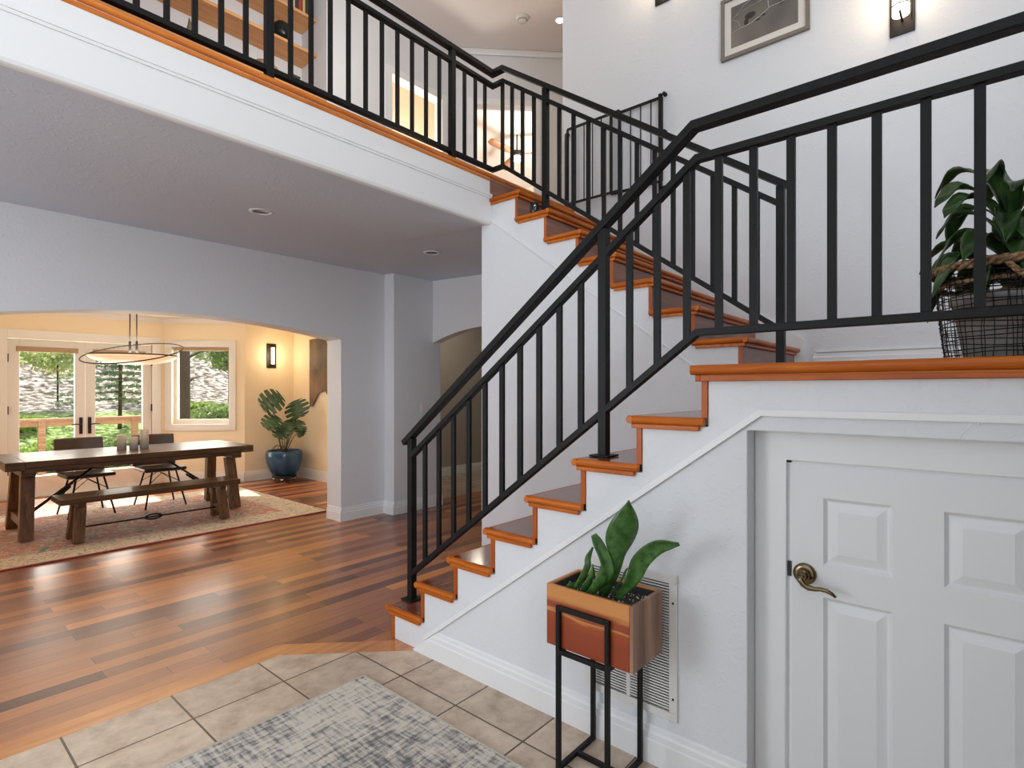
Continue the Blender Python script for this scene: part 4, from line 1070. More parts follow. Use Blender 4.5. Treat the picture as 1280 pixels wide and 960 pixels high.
for y in (2.32, 2.42, 2.515, 2.605):
    build('baluster', MB().box(XR2-.0075, XR2+.0075, y-.0125, y+.0125, zon(B2[2:], y) if y < 2.595 else 2.945, zon(M2[2:], y) if y < 2.595 else 3.55), M['iron'], r2)
xs_ = [2.645, 2.75, 2.847]
for j in range(4):
    x0 = 2.529-1.24*j; xs_ += [x0-1.24*i/11 for i in range(1, 11)]
for x in xs_:
    build('baluster', MB().box(x-.0115, x+.0115, YR2-.0075, YR2+.0075, 2.945, 3.55), M['iron'], r2)

# ------------------------------------------------------------------ baby gate folded on the tall wall
gt = empty('safety_gate', (3.84, 2.25, 2.91)); tag(gt, 'thin black metal safety gate folded flat against the tall wall', 'gate')
def leaf_gate(x, y0, y1, name):
    mb = MB().bar((x,y0,3.54),(x,y1,3.54),.016,.016).bar((x,y0,2.915),(x,y1,2.915),.016,.016)
    mb.bar((x,y0,2.915),(x,y0,3.54),.016,.016).bar((x,y1,2.915),(x,y1,3.54),.016,.016)
    n = int((y1-y0)/.073)
    for i in range(1, n): y = y0+(y1-y0)*i/n; mb.bar((x,y,2.915),(x,y,3.54),.007,.007)
    build(name, mb, M['iron'], gt)
leaf_gate(3.845, 1.83, 2.26, 'gate_panel'); leaf_gate(3.815, 2.17, 2.66, 'gate_panel')
build('gate_post', MB().bar((3.835,1.835,2.83),(3.835,1.835,3.56),.022,.026), M['iron'], gt)
build('gate_post', MB().bar((3.815,2.668,2.90),(3.815,2.668,3.50),.026,.026), M['iron'], gt)
for y, z in ((1.81,3.56),(1.81,3.28),(2.69,3.52),(2.69,2.92),(1.81,2.86)):
    build('mounting_knob', MB().lathe([(0,0),(.014,0),(.014,.012),(.006,.016),(.006,.026)], (3.868-.03,y,z), 12, 'x').lathe([(.015,.026),(.015,.031),(0,.031)],(3.868-.03,y,z),12,'x'), M['iron'], gt)

# small device on the stairs
e = empty('camera_device', (2.875,2.27,14*RISE+.0008)); tag(e, 'small black glossy device standing on an upper stair tread', 'device')
build('device_body', MB().lathe([(0,0),(.024,0),(.030,.012),(.033,.045),(.028,.072),(.014,.084),(0,.086)], (2.875,2.27,14*RISE+.001), 20), M['blackplastic'], e)
build('device_lens', MB().ball((2.850,2.248,14*RISE+.048), .009, .009, .009, 10, 8), M['chrome'], e)

# ------------------------------------------------------------------ sconces and picture on the tall wall
sconce('wall_sconce', XS, .36, 3.40, 3.90, .12, 'x', 'bronze wall sconce with a glowing tube right of the framed picture', 2.6, .042)
sconce('wall_sconce', XS, 1.83, 4.252, 4.75, .12, 'x', 'bronze wall sconce cut off by the top edge, left of the framed picture', 2.6, .042)
pf = empty('framed_picture', (XS, 1.115, 3.63)); tag(pf, 'taupe framed grey photograph of a twig on the tall wall', 'picture')
fy0, fy1, fz0, fz1 = .838, 1.392, 3.632, 4.055
fm = MB()
for (a,b,c,d) in ((fy0,fy1,fz0,fz0+.022),(fy0,fy1,fz1-.022,fz1),(fy0,fy0+.022,fz0+.022,fz1-.022),(fy1-.022,fy1,fz0+.022,fz1-.022)): fm.box(XS-.026,XS-.001,a,b,c,d)
build('picture_frame', fm, M['taupeframe'], pf, bevel=.002)
build('mat_board', MB().box(XS-.010,XS-.004,fy0+.02,fy1-.02,fz0+.02,fz1-.02), M['paper'], pf)
ga, gb_, gc, gd = .905, 1.325, 3.705, 3.985
ph = build('photograph', MB().box(XS-.0125,XS-.0101,ga,gb_,gc,gd), M['photo'], pf)
tw = MB(); X_ = XS-.0135
def TP(pts, r): tw.tube([(X_, gb_-(gb_-ga)*u, gc+(gd-gc)*v) for u, v in pts], r, 5)
TP([(.01,.36),(.15,.40),(.3,.42),(.45,.5),(.6,.62),(.75,.62),(.88,.66),(.99,.74)], .0028)
TP([(.58,.62),(.57,.78),(.60,.86)], .0028); TP([(.01,.66),(.2,.92),(.32,.99)], .0016); TP([(.01,.72),(.3,.84),(.55,.87)], .0014)
TP([(.02,.68),(.12,.58),(.14,.44)], .002)
build('twig_print', tw, M['twig'], ph)
bd = MB().ball((XS-.0132, gb_-.30*(gb_-ga), gc+.62*(gd-gc)), .001, .035, .022, 12, 8)
bd.ball((XS-.0132, gb_-.24*(gb_-ga), gc+.50*(gd-gc)), .001, .016, .024, 10, 8)
for u, v, a, b in ((.5,.5,.018,.006),(.76,.62,.016,.010),(.84,.70,.012,.006),(.42,.44,.015,.006)):
    bd.ball((XS-.0139, gb_-u*(gb_-ga), gc+v*(gd-gc)), .0008, a, b, 8, 6)
build('bird_print', bd, M['birddark'], ph)

# ------------------------------------------------------------------ air vent, switches, downlights
vt = empty('air_vent', (XW, 1.014, .18)); tag(vt, 'white return-air grille on the wall behind the plant stand', 'vent')
vy0, vy1, vz0, vz1 = .822, 1.206, .18, .70
fm = MB()
for (a,b,c,d) in ((vy0,vy1,vz0,vz0+.03),(vy0,vy1,vz1-.03,vz1),(vy0,vy0+.03,vz0+.03,vz1-.03),(vy1-.03,vy1,vz0+.03,vz1-.03),(1.006,1.022,vz0+.03,vz1-.03)): fm.box(XW-.012,XW-.0008,a,b,c,d)
build('vent_frame', fm, M['grille'], vt, bevel=.002)
build('vent_back', MB().box(XW-.002,XW-.0006,vy0+.02,vy1-.02,vz0+.02,vz1-.02), M['dark'], vt)
lv = MB(); nl = 44
for i in range(nl):
    z = vz0+.035+(vz1-vz0-.07)*(i+.5)/nl
    for a, b in ((vy0+.03,1.006),(1.022,vy1-.03)):
        lv.add([(XW-.010,a,z-.0022),(XW-.010,b,z-.0022),(XW-.004,b,z-.0032),(XW-.004,a,z-.0032),(XW-.010,a,z+.0030),(XW-.010,b,z+.0030),(XW-.004,b,z+.0022),(XW-.004,a,z+.0022)],
               [(0,3,2,1),(4,5,6,7),(0,1,5,4),(1,2,6,5),(2,3,7,6),(3,0,4,7)])
build('louver', lv, M['grille'], vt)
for z in (vz0+.08, vz1-.10): build('screw', MB().lathe([(0,-.0025),(.004,-.002),(.0045,0)], (XW-.012, vy0+.015, z), 10, 'x'), M['iron2'], vt)
sw = empty('light_switch', (XP, 2.40, 1.05)); tag(sw, 'white light switch plate on the wall behind the lower railing', 'switch')
build('switch_plate', MB().box(XP-.005,XP-.0006,2.36,2.44,1.035,1.155), M['plastic'], sw, bevel=.002)
build('switch_rocker', MB().box(XP-.009,XP-.0052,2.383,2.417,1.062,1.128), M['plastic'], sw, bevel=.002)
sw = empty('light_switch', (4.1, 4.86, 1.1)); tag(sw, 'white light switch plate on the pilaster near the small arch', 'switch')
build('switch_plate', MB().box(4.06,4.13,4.855,4.8595,1.09,1.205), M['plastic'], sw, bevel=.002)
build('switch_rocker', MB().box(4.08,4.11,4.851,4.8548,1.115,1.18), M['plastic'], sw, bevel=.001)
sw = empty('wall_outlet', (3.1, 8.8, .3)); tag(sw, 'white wall outlet under the bay window', 'outlet')
om = MB(); bay(om, .62, .69, .33, .44, -.005, -.0005); build('outlet_plate', om, M['plastic'], sw)
def downlight(x, y, z, lab, lit, r_=.055):
    e = empty('ceiling_downlight', (x,y,z)); tag(e, lab, 'ceiling light')
    build('trim_ring', MB().lathe([(r_,-.001),(r_+.022,-.002),(r_+.024,-.006),(r_+.004,-.010),(r_,-.008),(r_-.003,-.001)], (x,y,z), 32), M['plastic'], e)
    build('lamp_face', MB().lathe([(0,-.0035),(r_-.002,-.0035),(r_-.002,-.001)], (x,y,z), 24), M['spot'] if lit else M['grille_dark'], e)
M['grille_dark'] = mat('unlit_lamp_face', (.10,.11,.09), .4)
downlight(1.732, 3.732, soffit(3.73)-.001, 'unlit recessed light in the grey ceiling, nearer the arch', False)
downlight(3.232, 3.707, soffit(3.707)-.001, 'unlit recessed light in the grey ceiling near the small hall arch', False)
downlight(5.165, 3.708, ZC-.001, 'glowing recessed light in the high ceiling', True, .048)
e = empty('smoke_detector', (4.852,4.01,ZC)); tag(e, 'round white smoke detector on the high ceiling', 'smoke detector')
build('detector_body', MB().lathe([(0,-.04),(.045,-.04),(.06,-.03),(.075,-.012),(.078,-.0008),(0,-.0008)], (4.852,4.01,ZC), 28), M['plastic'], e)
build('detector_vent', MB().lathe([(.052,-.0375),(.056,-.0345),(.052,-.039)], (4.852,4.01,ZC), 28), M['grille_dark'], e)

# ceiling fan in the bedroom upstairs
fx, fy_, fz = 7.02, 5.92, 5.27
fn = empty('ceiling_fan', (fx,fy_,ZC)); tag(fn, 'ceiling fan with brown blades and a round light seen through the upstairs doorway', 'fan')
build('downrod', MB().tube([(fx,fy_,fz+.05),(fx,fy_,ZC-.001)], .012, 10), M['iron2'], fn)
build('motor', MB().lathe([(0,-.03),(.09,-.03),(.11,0),(.10,.05),(.03,.07),(0,.07)], (fx,fy_,fz), 24), M['iron2'], fn)
build('fan_light', MB().ball((fx,fy_,fz-.06), .09, .09, .045, 20, 10), M['spot'], fn)
for k in range(3):
    a = ANG+.35+k*2*PI/3; u = Vector((math.cos(a), math.sin(a), 0)); v = Vector((-u.y,u.x,0))
    mb = MB(); c = Vector((fx,fy_,fz+.01)); pts = []
    for t, w_ in ((.10,.03),(.2,.055),(.4,.075),(.6,.075),(.68,.04)):
        pts.append((c+u*t+v*w_+Vector((0,0,.018)), c+u*t-v*w_-Vector((0,0,.012))))
    vs = [p for q in pts for p in q]; mb.add(vs, [(2*i,2*i+1,2*i+3,2*i+2) for i in range(4)], True)
    build('fan_blade', mb, M['fanwood'], fn, solid=.01)

# ------------------------------------------------------------------ alcove shelves and what stands on them
def shelf(z, lab, y0=5.21):
    o = build('wall_shelf', MB().box(.002, 2.988, y0, 5.518, z, z+.03), M['shelf'], origin=(1.5,5.4,z), bevel=.002); tag(o, lab, 'shelf', 'wooden shelves in the alcove'); return z+.03
SH1 = shelf(4.775, 'long pine shelf in the upstairs alcove, the lower with the dark globe')
SH2 = shelf(5.135, 'long pine shelf in the upstairs alcove, the upper holding books')
ct = build('shelf_cabinet', MB().box(.002, 2.985, 5.035, 5.515, ZB+.001, 4.345), M['shelf'], origin=(1.5,5.2,ZB+.001), bevel=.003); tag(ct, 'built-in wooden cabinet base below the alcove shelves', 'cabinet')
CT = 4.3455
e = empty('vase', (2.66,5.30,SH1)); tag(e, 'round black vase on the lower alcove shelf', 'vase')
build('vase_body', MB().lathe([(0,0),(.05,.002),(.085,.05),(.10,.10),(.09,.155),(.055,.19),(.035,.20),(.03,.195),(0,.18)], (2.66,5.30,SH1+.0005), 28), mat('black_speckled_glaze', (.008,.008,.008), .25, spec=.25), e)
bkx = 2.74
for nm, w_, h_ in (('cream',.03,.24),('black',.045,.25),('red',.028,.22),('black',.012,.21),('yellow',.026,.23),('black',.03,.22),('navy',.05,.27)):
    e = empty('book', (bkx+w_/2,5.35,SH2))
    lab = {'cream':'cream book, leftmost on the upper alcove shelf','red':'red book on the upper alcove shelf','yellow':'yellow book on the upper alcove shelf','navy':'tall navy book at the right end of the upper alcove shelf'}.get(nm)
    if nm == 'black': lab = {.045:'wide black book beside the cream one on the alcove shelf',.012:'thinnest black book between red and yellow ones',.03:'black book between the yellow and navy ones'}[w_]
    tag(e, lab, 'book', 'books on the upper alcove shelf')
    build('cover', MB().box(bkx,bkx+.003,5.25,5.45,SH2+.0005,SH2+h_).box(bkx+w_-.003,bkx+w_-.0006,5.25,5.45,SH2+.0005,SH2+h_).box(bkx+.0031,bkx+w_-.0031,5.25,5.253,SH2+.0005,SH2+h_), M['cloth_book'][nm], e)
    build('pages', MB().box(bkx+.0032,bkx+w_-.0032,5.2532,5.445,SH2+.004,SH2+h_-.004), M['paper'], e)
    bkx += w_
e = empty('shell_ornament', (2.42,5.13,CT)); tag(e, 'ribbed brown shell-shaped ornament on the wooden cabinet', 'ornament')
sm = MB(); vs = []; fs = []
for i in range(9):
    for k in range(24):
        a = 2*PI*k/24; th = PI/2*i/8; rr = (.115+.006*math.cos(12*a))*math.cos(th); vs.append((2.42+rr*math.cos(a)*1.15, 5.13+rr*math.sin(a)*.7, CT+.0006+.105*math.sin(th)))
for i in range(8):
    for k in range(24): fs.append((i*24+k, i*24+(k+1)%24, i*24+24+(k+1)%24, i*24+24+k))
build('shell', sm.add(vs, fs, True), mat('brown_shell', (.20,.10,.055), .5, bump=(25,.6), var=(14,.4,(1,1,1),(.45,.28,.16))), e)
e = empty('bird_sculpture', (1.72,5.13,CT)); tag(e, 'small driftwood sculpture with an upright neck on the wooden cabinet', 'sculpture')
build('sculpture_body', MB().tube([(1.56,5.13,CT+.012),(1.62,5.13,CT+.030),(1.70,5.13,CT+.028),(1.76,5.13,CT+.02)], [.008,.02,.024,.012], 10), M['fanwood'], e)
build('sculpture_neck', MB().tube([(1.755,5.13,CT+.02),(1.762,5.13,CT+.07),(1.768,5.13,CT+.13),(1.762,5.13,CT+.17)], [.014,.02,.014,.004], 10), mat('olive_carving', (.16,.13,.07), .5), e)
e = empty('keepsake_box', (2.70,5.13,CT)); tag(e, 'small dark box on the wooden cabinet under the vase', 'box')
build('box_body', MB().box(2.66,2.74,5.09,5.17,CT+.0006,CT+.06), mat('dark_olive_box', (.05,.055,.03), .4), e, bevel=.003)
build('box_lid', MB().box(2.655,2.745,5.085,5.175,CT+.0605,CT+.075), mat('dark_olive_lid', (.07,.075,.045), .4), e, bevel=.003)

# ------------------------------------------------------------------ foyer rug
rg = build('foyer_rug', MB().box(-.30, 1.51, -.60, 2.22, .0005, .010), M['rugf'], origin=(.6,.8,.0005), bevel=.002); tag(rg, 'distressed grey and cream area rug on the beige tiles', 'rug')
bd = MB()
for a, b in (((-.305,2.225),(1.515,2.225)),((1.515,2.225),(1.515,-.605)),((1.515,-.605),(-.305,-.605)),((-.305,-.605),(-.305,2.225))):
    bd.bar((*a,.0058),(*b,.0058),.009,.010)
build('rug_binding', bd, M['rugbind'], rg, bevel=.002)

# ------------------------------------------------------------------ plant stand, planter box, plant
SX0, SX1, SY0, SY1 = 1.588, 1.832, .944, 1.160
ps = empty('plant_stand', (1.71,1.05,0)); tag(ps, 'black square-tube metal plant stand on the tiles by the stair wall', 'plant stand')
bt = .016
def ctr(x): return x
for x in (SX0+bt/2, SX1-bt/2):
    for y in (SY0+bt/2, SY1-bt/2):
        build('leg', MB().box(x-bt/2,x+bt/2,y-bt/2,y+bt/2,.001,.588), M['iron'], ps, bevel=.0015)
    build('top_bar', MB().box(x-bt/2,x+bt/2,SY0+bt,SY1-bt,.572,.588), M['iron'], ps, bevel=.0015)
    build('support_bar', MB().box(x-bt/2,x+bt/2,SY0+bt,SY1-bt,.418,.434), M['iron'], ps, bevel=.0015)
for y in (SY0+bt/2, SY1-bt/2):
    build('support_bar', MB().box(SX0+bt,SX1-bt,y-bt/2,y+bt/2,.418,.434), M['iron'], ps, bevel=.0015)
    build('foot_bar', MB().box(SX0+bt,SX1-bt,y-bt/2,y+bt/2,.001,.017), M['iron'], ps, bevel=.0015)
build('foot_bar', MB().box((SX0+SX1)/2-bt/2,(SX0+SX1)/2+bt/2,SY0+bt,SY1-bt,.001,.017), M['iron'], ps, bevel=.0015)
BX0, BX1, BY0, BY1, BZ0, BZ1 = SX0+bt+.001, SX1-bt-.001, .862, 1.212, .4345, .652
pb = empty('planter_box', (1.71,1.03,BZ0)); tag(pb, 'square wooden planter box resting on the black metal stand', 'planter')
t_ = .014
build('side_panel', MB().box(BX0,BX0+t_,BY0+t_+.0005,BY1,BZ0,BZ1), M['planter'], pb, bevel=.002)
build('side_panel', MB().box(BX1-t_,BX1,BY0+t_+.0005,BY1,BZ0,BZ1), M['planter'], pb, bevel=.002)
o = build('end_panel', MB().box(BX0,BX1,BY0,BY0+t_,BZ0,BZ1), M['planter_end'], pb, bevel=.002); o['label'] = 'paler streaked end panel'
build('end_panel', MB().box(BX0+t_,BX1-t_,BY1-t_,BY1,BZ0,BZ1), M['planter'], pb)
build('inner_liner', MB().box(BX0+t_,BX0+t_+.003,BY0+t_,BY1-t_,BZ0+.02,BZ1-.006).box(BX1-t_-.003,BX1-t_,BY0+t_,BY1-t_,BZ0+.02,BZ1-.006).box(BX0+t_+.003,BX1-t_-.003,BY0+t_,BY0+t_+.003,BZ0+.02,BZ1-.006).box(BX0+t_+.003,BX1-t_-.003,BY1-t_-.003,BY1-t_,BZ0+.02,BZ1-.006), M['dark'], pb)
so = MB(); nx, ny = 26, 40; vs = []; fs = []
for i in range(nx+1):
    for j in range(ny+1):
        x = lerp(BX0+t_+.003, BX1-t_-.003, i/nx); y = lerp(BY0+t_+.003, BY1-t_-.003, j/ny)
        vs.append((x, y, BZ1-.030+.008*noise.noise(Vector((x*40,y*40,0)))+random.uniform(-.0025,.0025)))
for i in range(nx):
    for j in range(ny): a = i*(ny+1)+j; fs.append((a,a+ny+1,a+ny+2,a+1))
so.add(vs, fs); build('soil', so, M['soil'], pb)
pt = MB()
for _ in range(150):
    x = random.uniform(BX0+.025,BX1-.025); y = random.uniform(BY0+.025,BY1-.025); s_ = random.uniform(.0008,.0018)
    pt.box(x-s_,x+s_,y-s_,y+s_,BZ1-.026,BZ1-.026+2*s_)
o = build('perlite', pt, mat('perlite_grain', (.6,.58,.54), .8), pb); o['kind'] = 'stuff'
sn = empty('snake_plant', (1.70,1.03,BZ1-.03)); tag(sn, 'broad-leaved snake plant growing in the wooden planter box', 'plant')
CAMD = Vector((math.cos(ANG), math.sin(ANG), 0)); CAMR = Vector((math.sin(ANG), -math.cos(ANG), 0))
def strap_leaf(pts, widths, wdir, cup=.25, n=18, name='leaf', par=None, m=None, wave=0, twist=0):
    """leaf swept along a Catmull-Rom midrib; wdir = width direction"""
    P = [Vector(p) for p in pts]; P = [P[0]*2-P[1]]+P+[P[-1]*2-P[-2]]; out = []; segs = len(pts)-1
    for i in range(n+1):
        t = i/n*segs; k = min(int(t), segs-1); u = t-k; a, b, c, d = P[k:k+4]
        out.append(.5*((2*b)+(-a+c)*u+(2*a-5*b+4*c-d)*u*u+(-a+3*b-3*c+d)*u**3))
    vs = []; fs = []; K = 6
    for i, p in enumerate(out):
        t = i/n; ww = widths[min(int(t*(len(widths)-1)), len(widths)-2)]; k = min(int(t*(len(widths)-1)), len(widths)-2); f = t*(len(widths)-1)-k
        w0 = widths[max(k-1,0)]; w1 = widths[k]; w2_ = widths[k+1]; w3 = widths[min(k+2,len(widths)-1)]
        ww = max(.0006, .5*((2*w1)+(-w0+w2_)*f+(2*w0-5*w1+4*w2_-w3)*f*f+(-w0+3*w1-3*w2_+w3)*f**3))
        tg = (out[min(i+1,n)]-out[max(i-1,0)]).normalized(); wd = Vector(wdir); 
        if twist: wd = Matrix.Rotation(twist*t, 3, tg) @ wd
        wd = (wd-tg*wd.dot(tg)).normalized(); nr = tg.cross(wd)
        for j in range(K+1):
            s_ = -1+2*j/K
            vs.append(p+wd*(s_*ww)+nr*(cup*ww*(s_*s_)+wave*ww*math.sin(t*14+j)))
    for i in range(n):
        for j in range(K): a = i*(K+1)+j; fs.append((a,a+1,a+K+2,a+K+1))
    o = build(name, MB().add(vs, fs, True), m, par, solid=.0028); return o
zs0 = BZ1-.036
def bpx(x, y, Xp):
    """image point -> point on plane X=Xp (used only to read positions off the photograph)"""
    s_ = (x-640)/688.268; z = (487.2146-y)/688.268; d = CAMD+CAMR*s_+Vector((0,0,z)); t = Xp/d.x; return Vector((0,0,EYE))+d*t
L3 = lambda *a: [bpx(*q) for q in a]
strap_leaf([(1.70,1.035,zs0)]+L3((769,712,1.67),(774,680,1.66),(782,655,1.65),(786,625,1.64)), [.016,.020,.020,.026,.046,.052,.047,.028,.001], CAMR, .22, 24, par=sn, m=M['snake'])
strap_leaf([(1.70,.985,zs0)]+L3((790,725,1.69),(802,700,1.68),(823,683,1.67),(849,680,1.66)), [.008,.014,.024,.029,.028,.025,.019,.006], CAMR*-.5+Vector((0,0,.85)), .22, 22, par=sn, m=M['snake'])
strap_leaf([(1.66,1.08,zs0)]+L3((758,720,1.645),(757,700,1.64),(748,680,1.63),(742,668,1.62)), [.010,.016,.020,.020,.019,.016,.010], CAMR, -.3, 22, par=sn, m=M['snake'])
strap_leaf([(1.64,1.13,zs0)]+L3((733,712,1.64),(735,698,1.645),(741,684,1.65)), [.006,.011,.011,.009,.003], CAMR, .3, 14, par=sn, m=M['snake'])
strap_leaf([(1.655,1.10,zs0)]+L3((739,722,1.64),(741,705,1.64)), [.010,.013,.009,.001], CAMR, .3, 12, par=sn, m=M['snake'])
strap_leaf([(1.65,1.075,zs0)]+L3((750,728,1.63),(752,706,1.635)), [.012,.020,.018,.002], CAMR, .2, 12, par=sn, m=M['snake'])
strap_leaf([(1.645,1.06,zs0)]+L3((745,732,1.625),(741,724,1.62)), [.010,.013,.010,.002], CAMR, .2, 10, par=sn, m=M['snake'])
strap_leaf([(1.64,1.165,zs0)]+L3((713,733,1.635),(712,726,1.63)), [.004,.012,.011,.001], CAMR, .2, 10, par=sn, m=M['snake'])
strap_leaf([(1.71,1.01,zs0)]+L3((777,725,1.69),(783,712,1.70),(788,710,1.71)), [.003,.004,.003,.001], CAMR, .2, 10, par=sn, m=M['snake'])

# ------------------------------------------------------------------ wire basket with dracaena on the landing
bx_, by_ = 2.215, -.055; BZ = ZL+.0015; BH = .275; RB, RT = .150, .178
wb = empty('wire_basket', (bx_,by_,BZ)); tag(wb, 'black wire basket with a seagrass rope rim on the landing', 'basket')
wires = MB(); rnd = random.Random(3)
def rad(h_): return lerp(RB, RT, (h_/BH)**.8)
for i in range(58):
    a = 2*PI*i/58+rnd.uniform(-.05,.05); a2 = a+rnd.uniform(-.10,.10)
    pts = []
    for j in range(7):
        h_ = BH*j/6; aa = lerp(a, a2, j/6)+rnd.uniform(-.018,.018); rr = rad(h_)+rnd.uniform(-.002,.002)
        pts.append((bx_+rr*math.cos(aa), by_+rr*math.sin(aa), BZ+.004+h_))
    wires.tube(pts, .0012, 5)
o = build('upright_wire', wires, M['iron'], wb)
wires = MB()
for i in range(20):
    h0 = .008+(BH-.03)*i/19; ph0 = rnd.uniform(0,6); am = rnd.uniform(.002,.006)
    pts = [(bx_+(rad(h0)+.0015)*math.cos(2*PI*k/48), by_+(rad(h0)+.0015)*math.sin(2*PI*k/48), BZ+h0+am*math.sin(3*2*PI*k/48+ph0)) for k in range(48)]
    wires.tube(pts, .0016, 5, True)
for rr in (.03,.07,.11,RB): wires.tube([(bx_+rr*math.cos(2*PI*k/32), by_+rr*math.sin(2*PI*k/32), BZ+.002) for k in range(32)], .0018, 5, True)
build('hoop_wire', wires, M['iron'], wb)
def braid(name, fn_, n, r_, par, closed=True):
    mb = MB()
    for ph0 in (0, 2*PI/3, 4*PI/3):
        pts = []
        for k in range(n):
            t = k/n if closed else k/(n-1); p, nn, bb = fn_(t); w_ = t*n/7*2*PI/1.0*0.5+ph0
            pts.append(Vector(p)+Vector(nn)*(r_*.75*math.cos(w_))+Vector(bb)*(r_*.75*math.sin(w_)))
        mb.tube(pts, r_*.72, 6, closed)
    return build(name, mb, M['rope'], par)
def ringf(R0, z0_):
    def f(t):
        a = 2*PI*t; return ((bx_+R0*math.cos(a), by_+R0*math.sin(a), z0_), (math.cos(a), math.sin(a), 0), (0,0,1))
    return f
braid('rope_rim', ringf(RT+.003, BZ+BH+.002), 168, .0100, wb)
braid('rope_band', ringf(rad(BH-.04)-.010, BZ+BH-.045), 168, .006, wb)
def hf(side):
    def f(t):
        a0 = side; aa = a0+(t-.5)*.75; rr = RT+.006+.03*math.sin(PI*t); zz = BZ+BH-.0+.0-.065*math.sin(PI*t)
        return ((bx_+rr*math.cos(aa), by_+rr*math.sin(aa), zz), (math.cos(aa), math.sin(aa), 0), (0,0,1))
    return f
braid('rope_handle', hf(PI+ANG*.0+.30), 70, .007, wb, False)
braid('rope_handle', hf(.30), 70, .007, wb, False)
dp = empty('nursery_pot', (bx_,by_,BZ+.006)); tag(dp, 'grey pot standing inside the wire basket', 'pot')
build('pot_body', MB().lathe([(0,0),(.105,0),(.135,.17),(.142,.17),(.142,.19),(.130,.19),(.127,.16),(0,.16)], (bx_,by_,BZ+.0075), 32), M['liner'], dp)
build('soil', MB().lathe([(0,.175),(.126,.172),(.126,.165)], (bx_,by_,BZ+.0075), 24), M['soil'], dp)
dr = empty('dracaena_plant', (bx_,by_,BZ+.17)); tag(dr, 'leafy dracaena with drooping glossy leaves in the wire basket', 'plant')
build('cane', MB().tube([(bx_,by_,BZ+.15),(bx_+.004,by_+.004,BZ+.30),(bx_,by_,BZ+.45)], [.014,.012,.010], 10), M['cane'], dr)
rl = random.Random(11)
for i in range(38):
    q_ = (i+.5)/38; h0 = .21+.21*q_; a = i*2.39996+.4
    ln = lerp(.24, .18, q_)*rl.uniform(.85,1.12); up = lerp(.06, .16, q_**2)*rl.uniform(.8,1.2); dr_p = lerp(.13, .05, q_)*rl.uniform(.7,1.4)
    u = Vector((math.cos(a), math.sin(a), 0)); p = Vector((bx_,by_,BZ+h0)); sd = Vector((-u.y,u.x,0))*rl.uniform(-.03,.03)
    pts = [p, p+u*ln*.30+Vector((0,0,up*.75)), p+u*ln*.62+Vector((0,0,up))+sd*.5, p+u*ln*.86+Vector((0,0,up-dr_p*.45))+sd, p+u*ln+Vector((0,0,up-dr_p))+sd]
    wv = Vector((-u.y,u.x,0))
    if min(q.x for q in pts) < XR1+.04:
        f = (bx_-XR1-.045)/(bx_-min(q.x for q in pts)); pts = [Vector((bx_+(q.x-bx_)*f, q.y, q.z)) for q in pts]
    strap_leaf(pts, [.006,.012,.021,.028,.027,.017,.001], wv, .30, 18, par=dr, m=M['dracaena'], wave=.22, twist=rl.uniform(-1.1,1.1))

# ------------------------------------------------------------------ outdoors
def gz(x, y):
    base = [(9,-.9),(12,-.7),(15,.0),(20,.75),(24,1.9),(34,5.6),(48,11)]
    for (a, za), (b, zb) in zip(base, base[1:]):
        if y <= b: z = lerp(za, zb, max(0, (y-a)/(b-a))); break
    else: z = 11
    return z+.25*noise.noise(Vector((x*.3,y*.3,0)))+.05*noise.noise(Vector((x*2,y*2,3)))
vs = []; fs = []; nx, ny = 70, 60
for i in range(nx+1):
    for j in range(ny+1):
        x = -14+34*i/nx; y = 11.9+36*j/ny; vs.append((x,y,gz(x,y)))
for i in range(nx):
    for j in range(ny): a = i*(ny+1)+j; fs.append((a,a+ny+1,a+ny+2,a+1))
o = build('ground', MB().add(vs, fs, True), M['ground']); tag(o, 'bright garden slope with grass and leaf litter', kind='structure')
dk = MB()
for i in range(18): dk.box(-2.5, 4.8, YD+.16+i*.14, YD+.295+i*.14, -.06, -.03)
o = struct('floor_deck', dk, M['deckwood'], 'cedar deck outside the french doors')
dr_ = empty('deck_railing', (1.7,11.2,-.03)); tag(dr_, 'cedar deck railing with steel cables outside the french doors', 'railing')
build('top_rail', MB().box(-2.5,3.19,11.12,11.27,.87,.905), M['deckwood'], dr_, bevel=.004)
build('sub_rail', MB().box(-2.5,3.15,11.18,11.22,.78,.869), M['deckwood'], dr_, bevel=.003)
for x in (-.9, .45, 1.74, 2.98): build('post', MB().box(x-.045,x+.045,11.15,11.24,-.03,.869), M['deckwood'], dr_, bevel=.003)
build('post', MB().box(3.10,3.17,10.9,10.99,-.03,.869), M['deckwood'], dr_, bevel=.003)
for k in range(7):
    z = .08+k*.1; build('cable', MB().tube([(-2.5,11.2,z),(3.1,11.2,z)], .003, 5), M['chrome'], dr_)

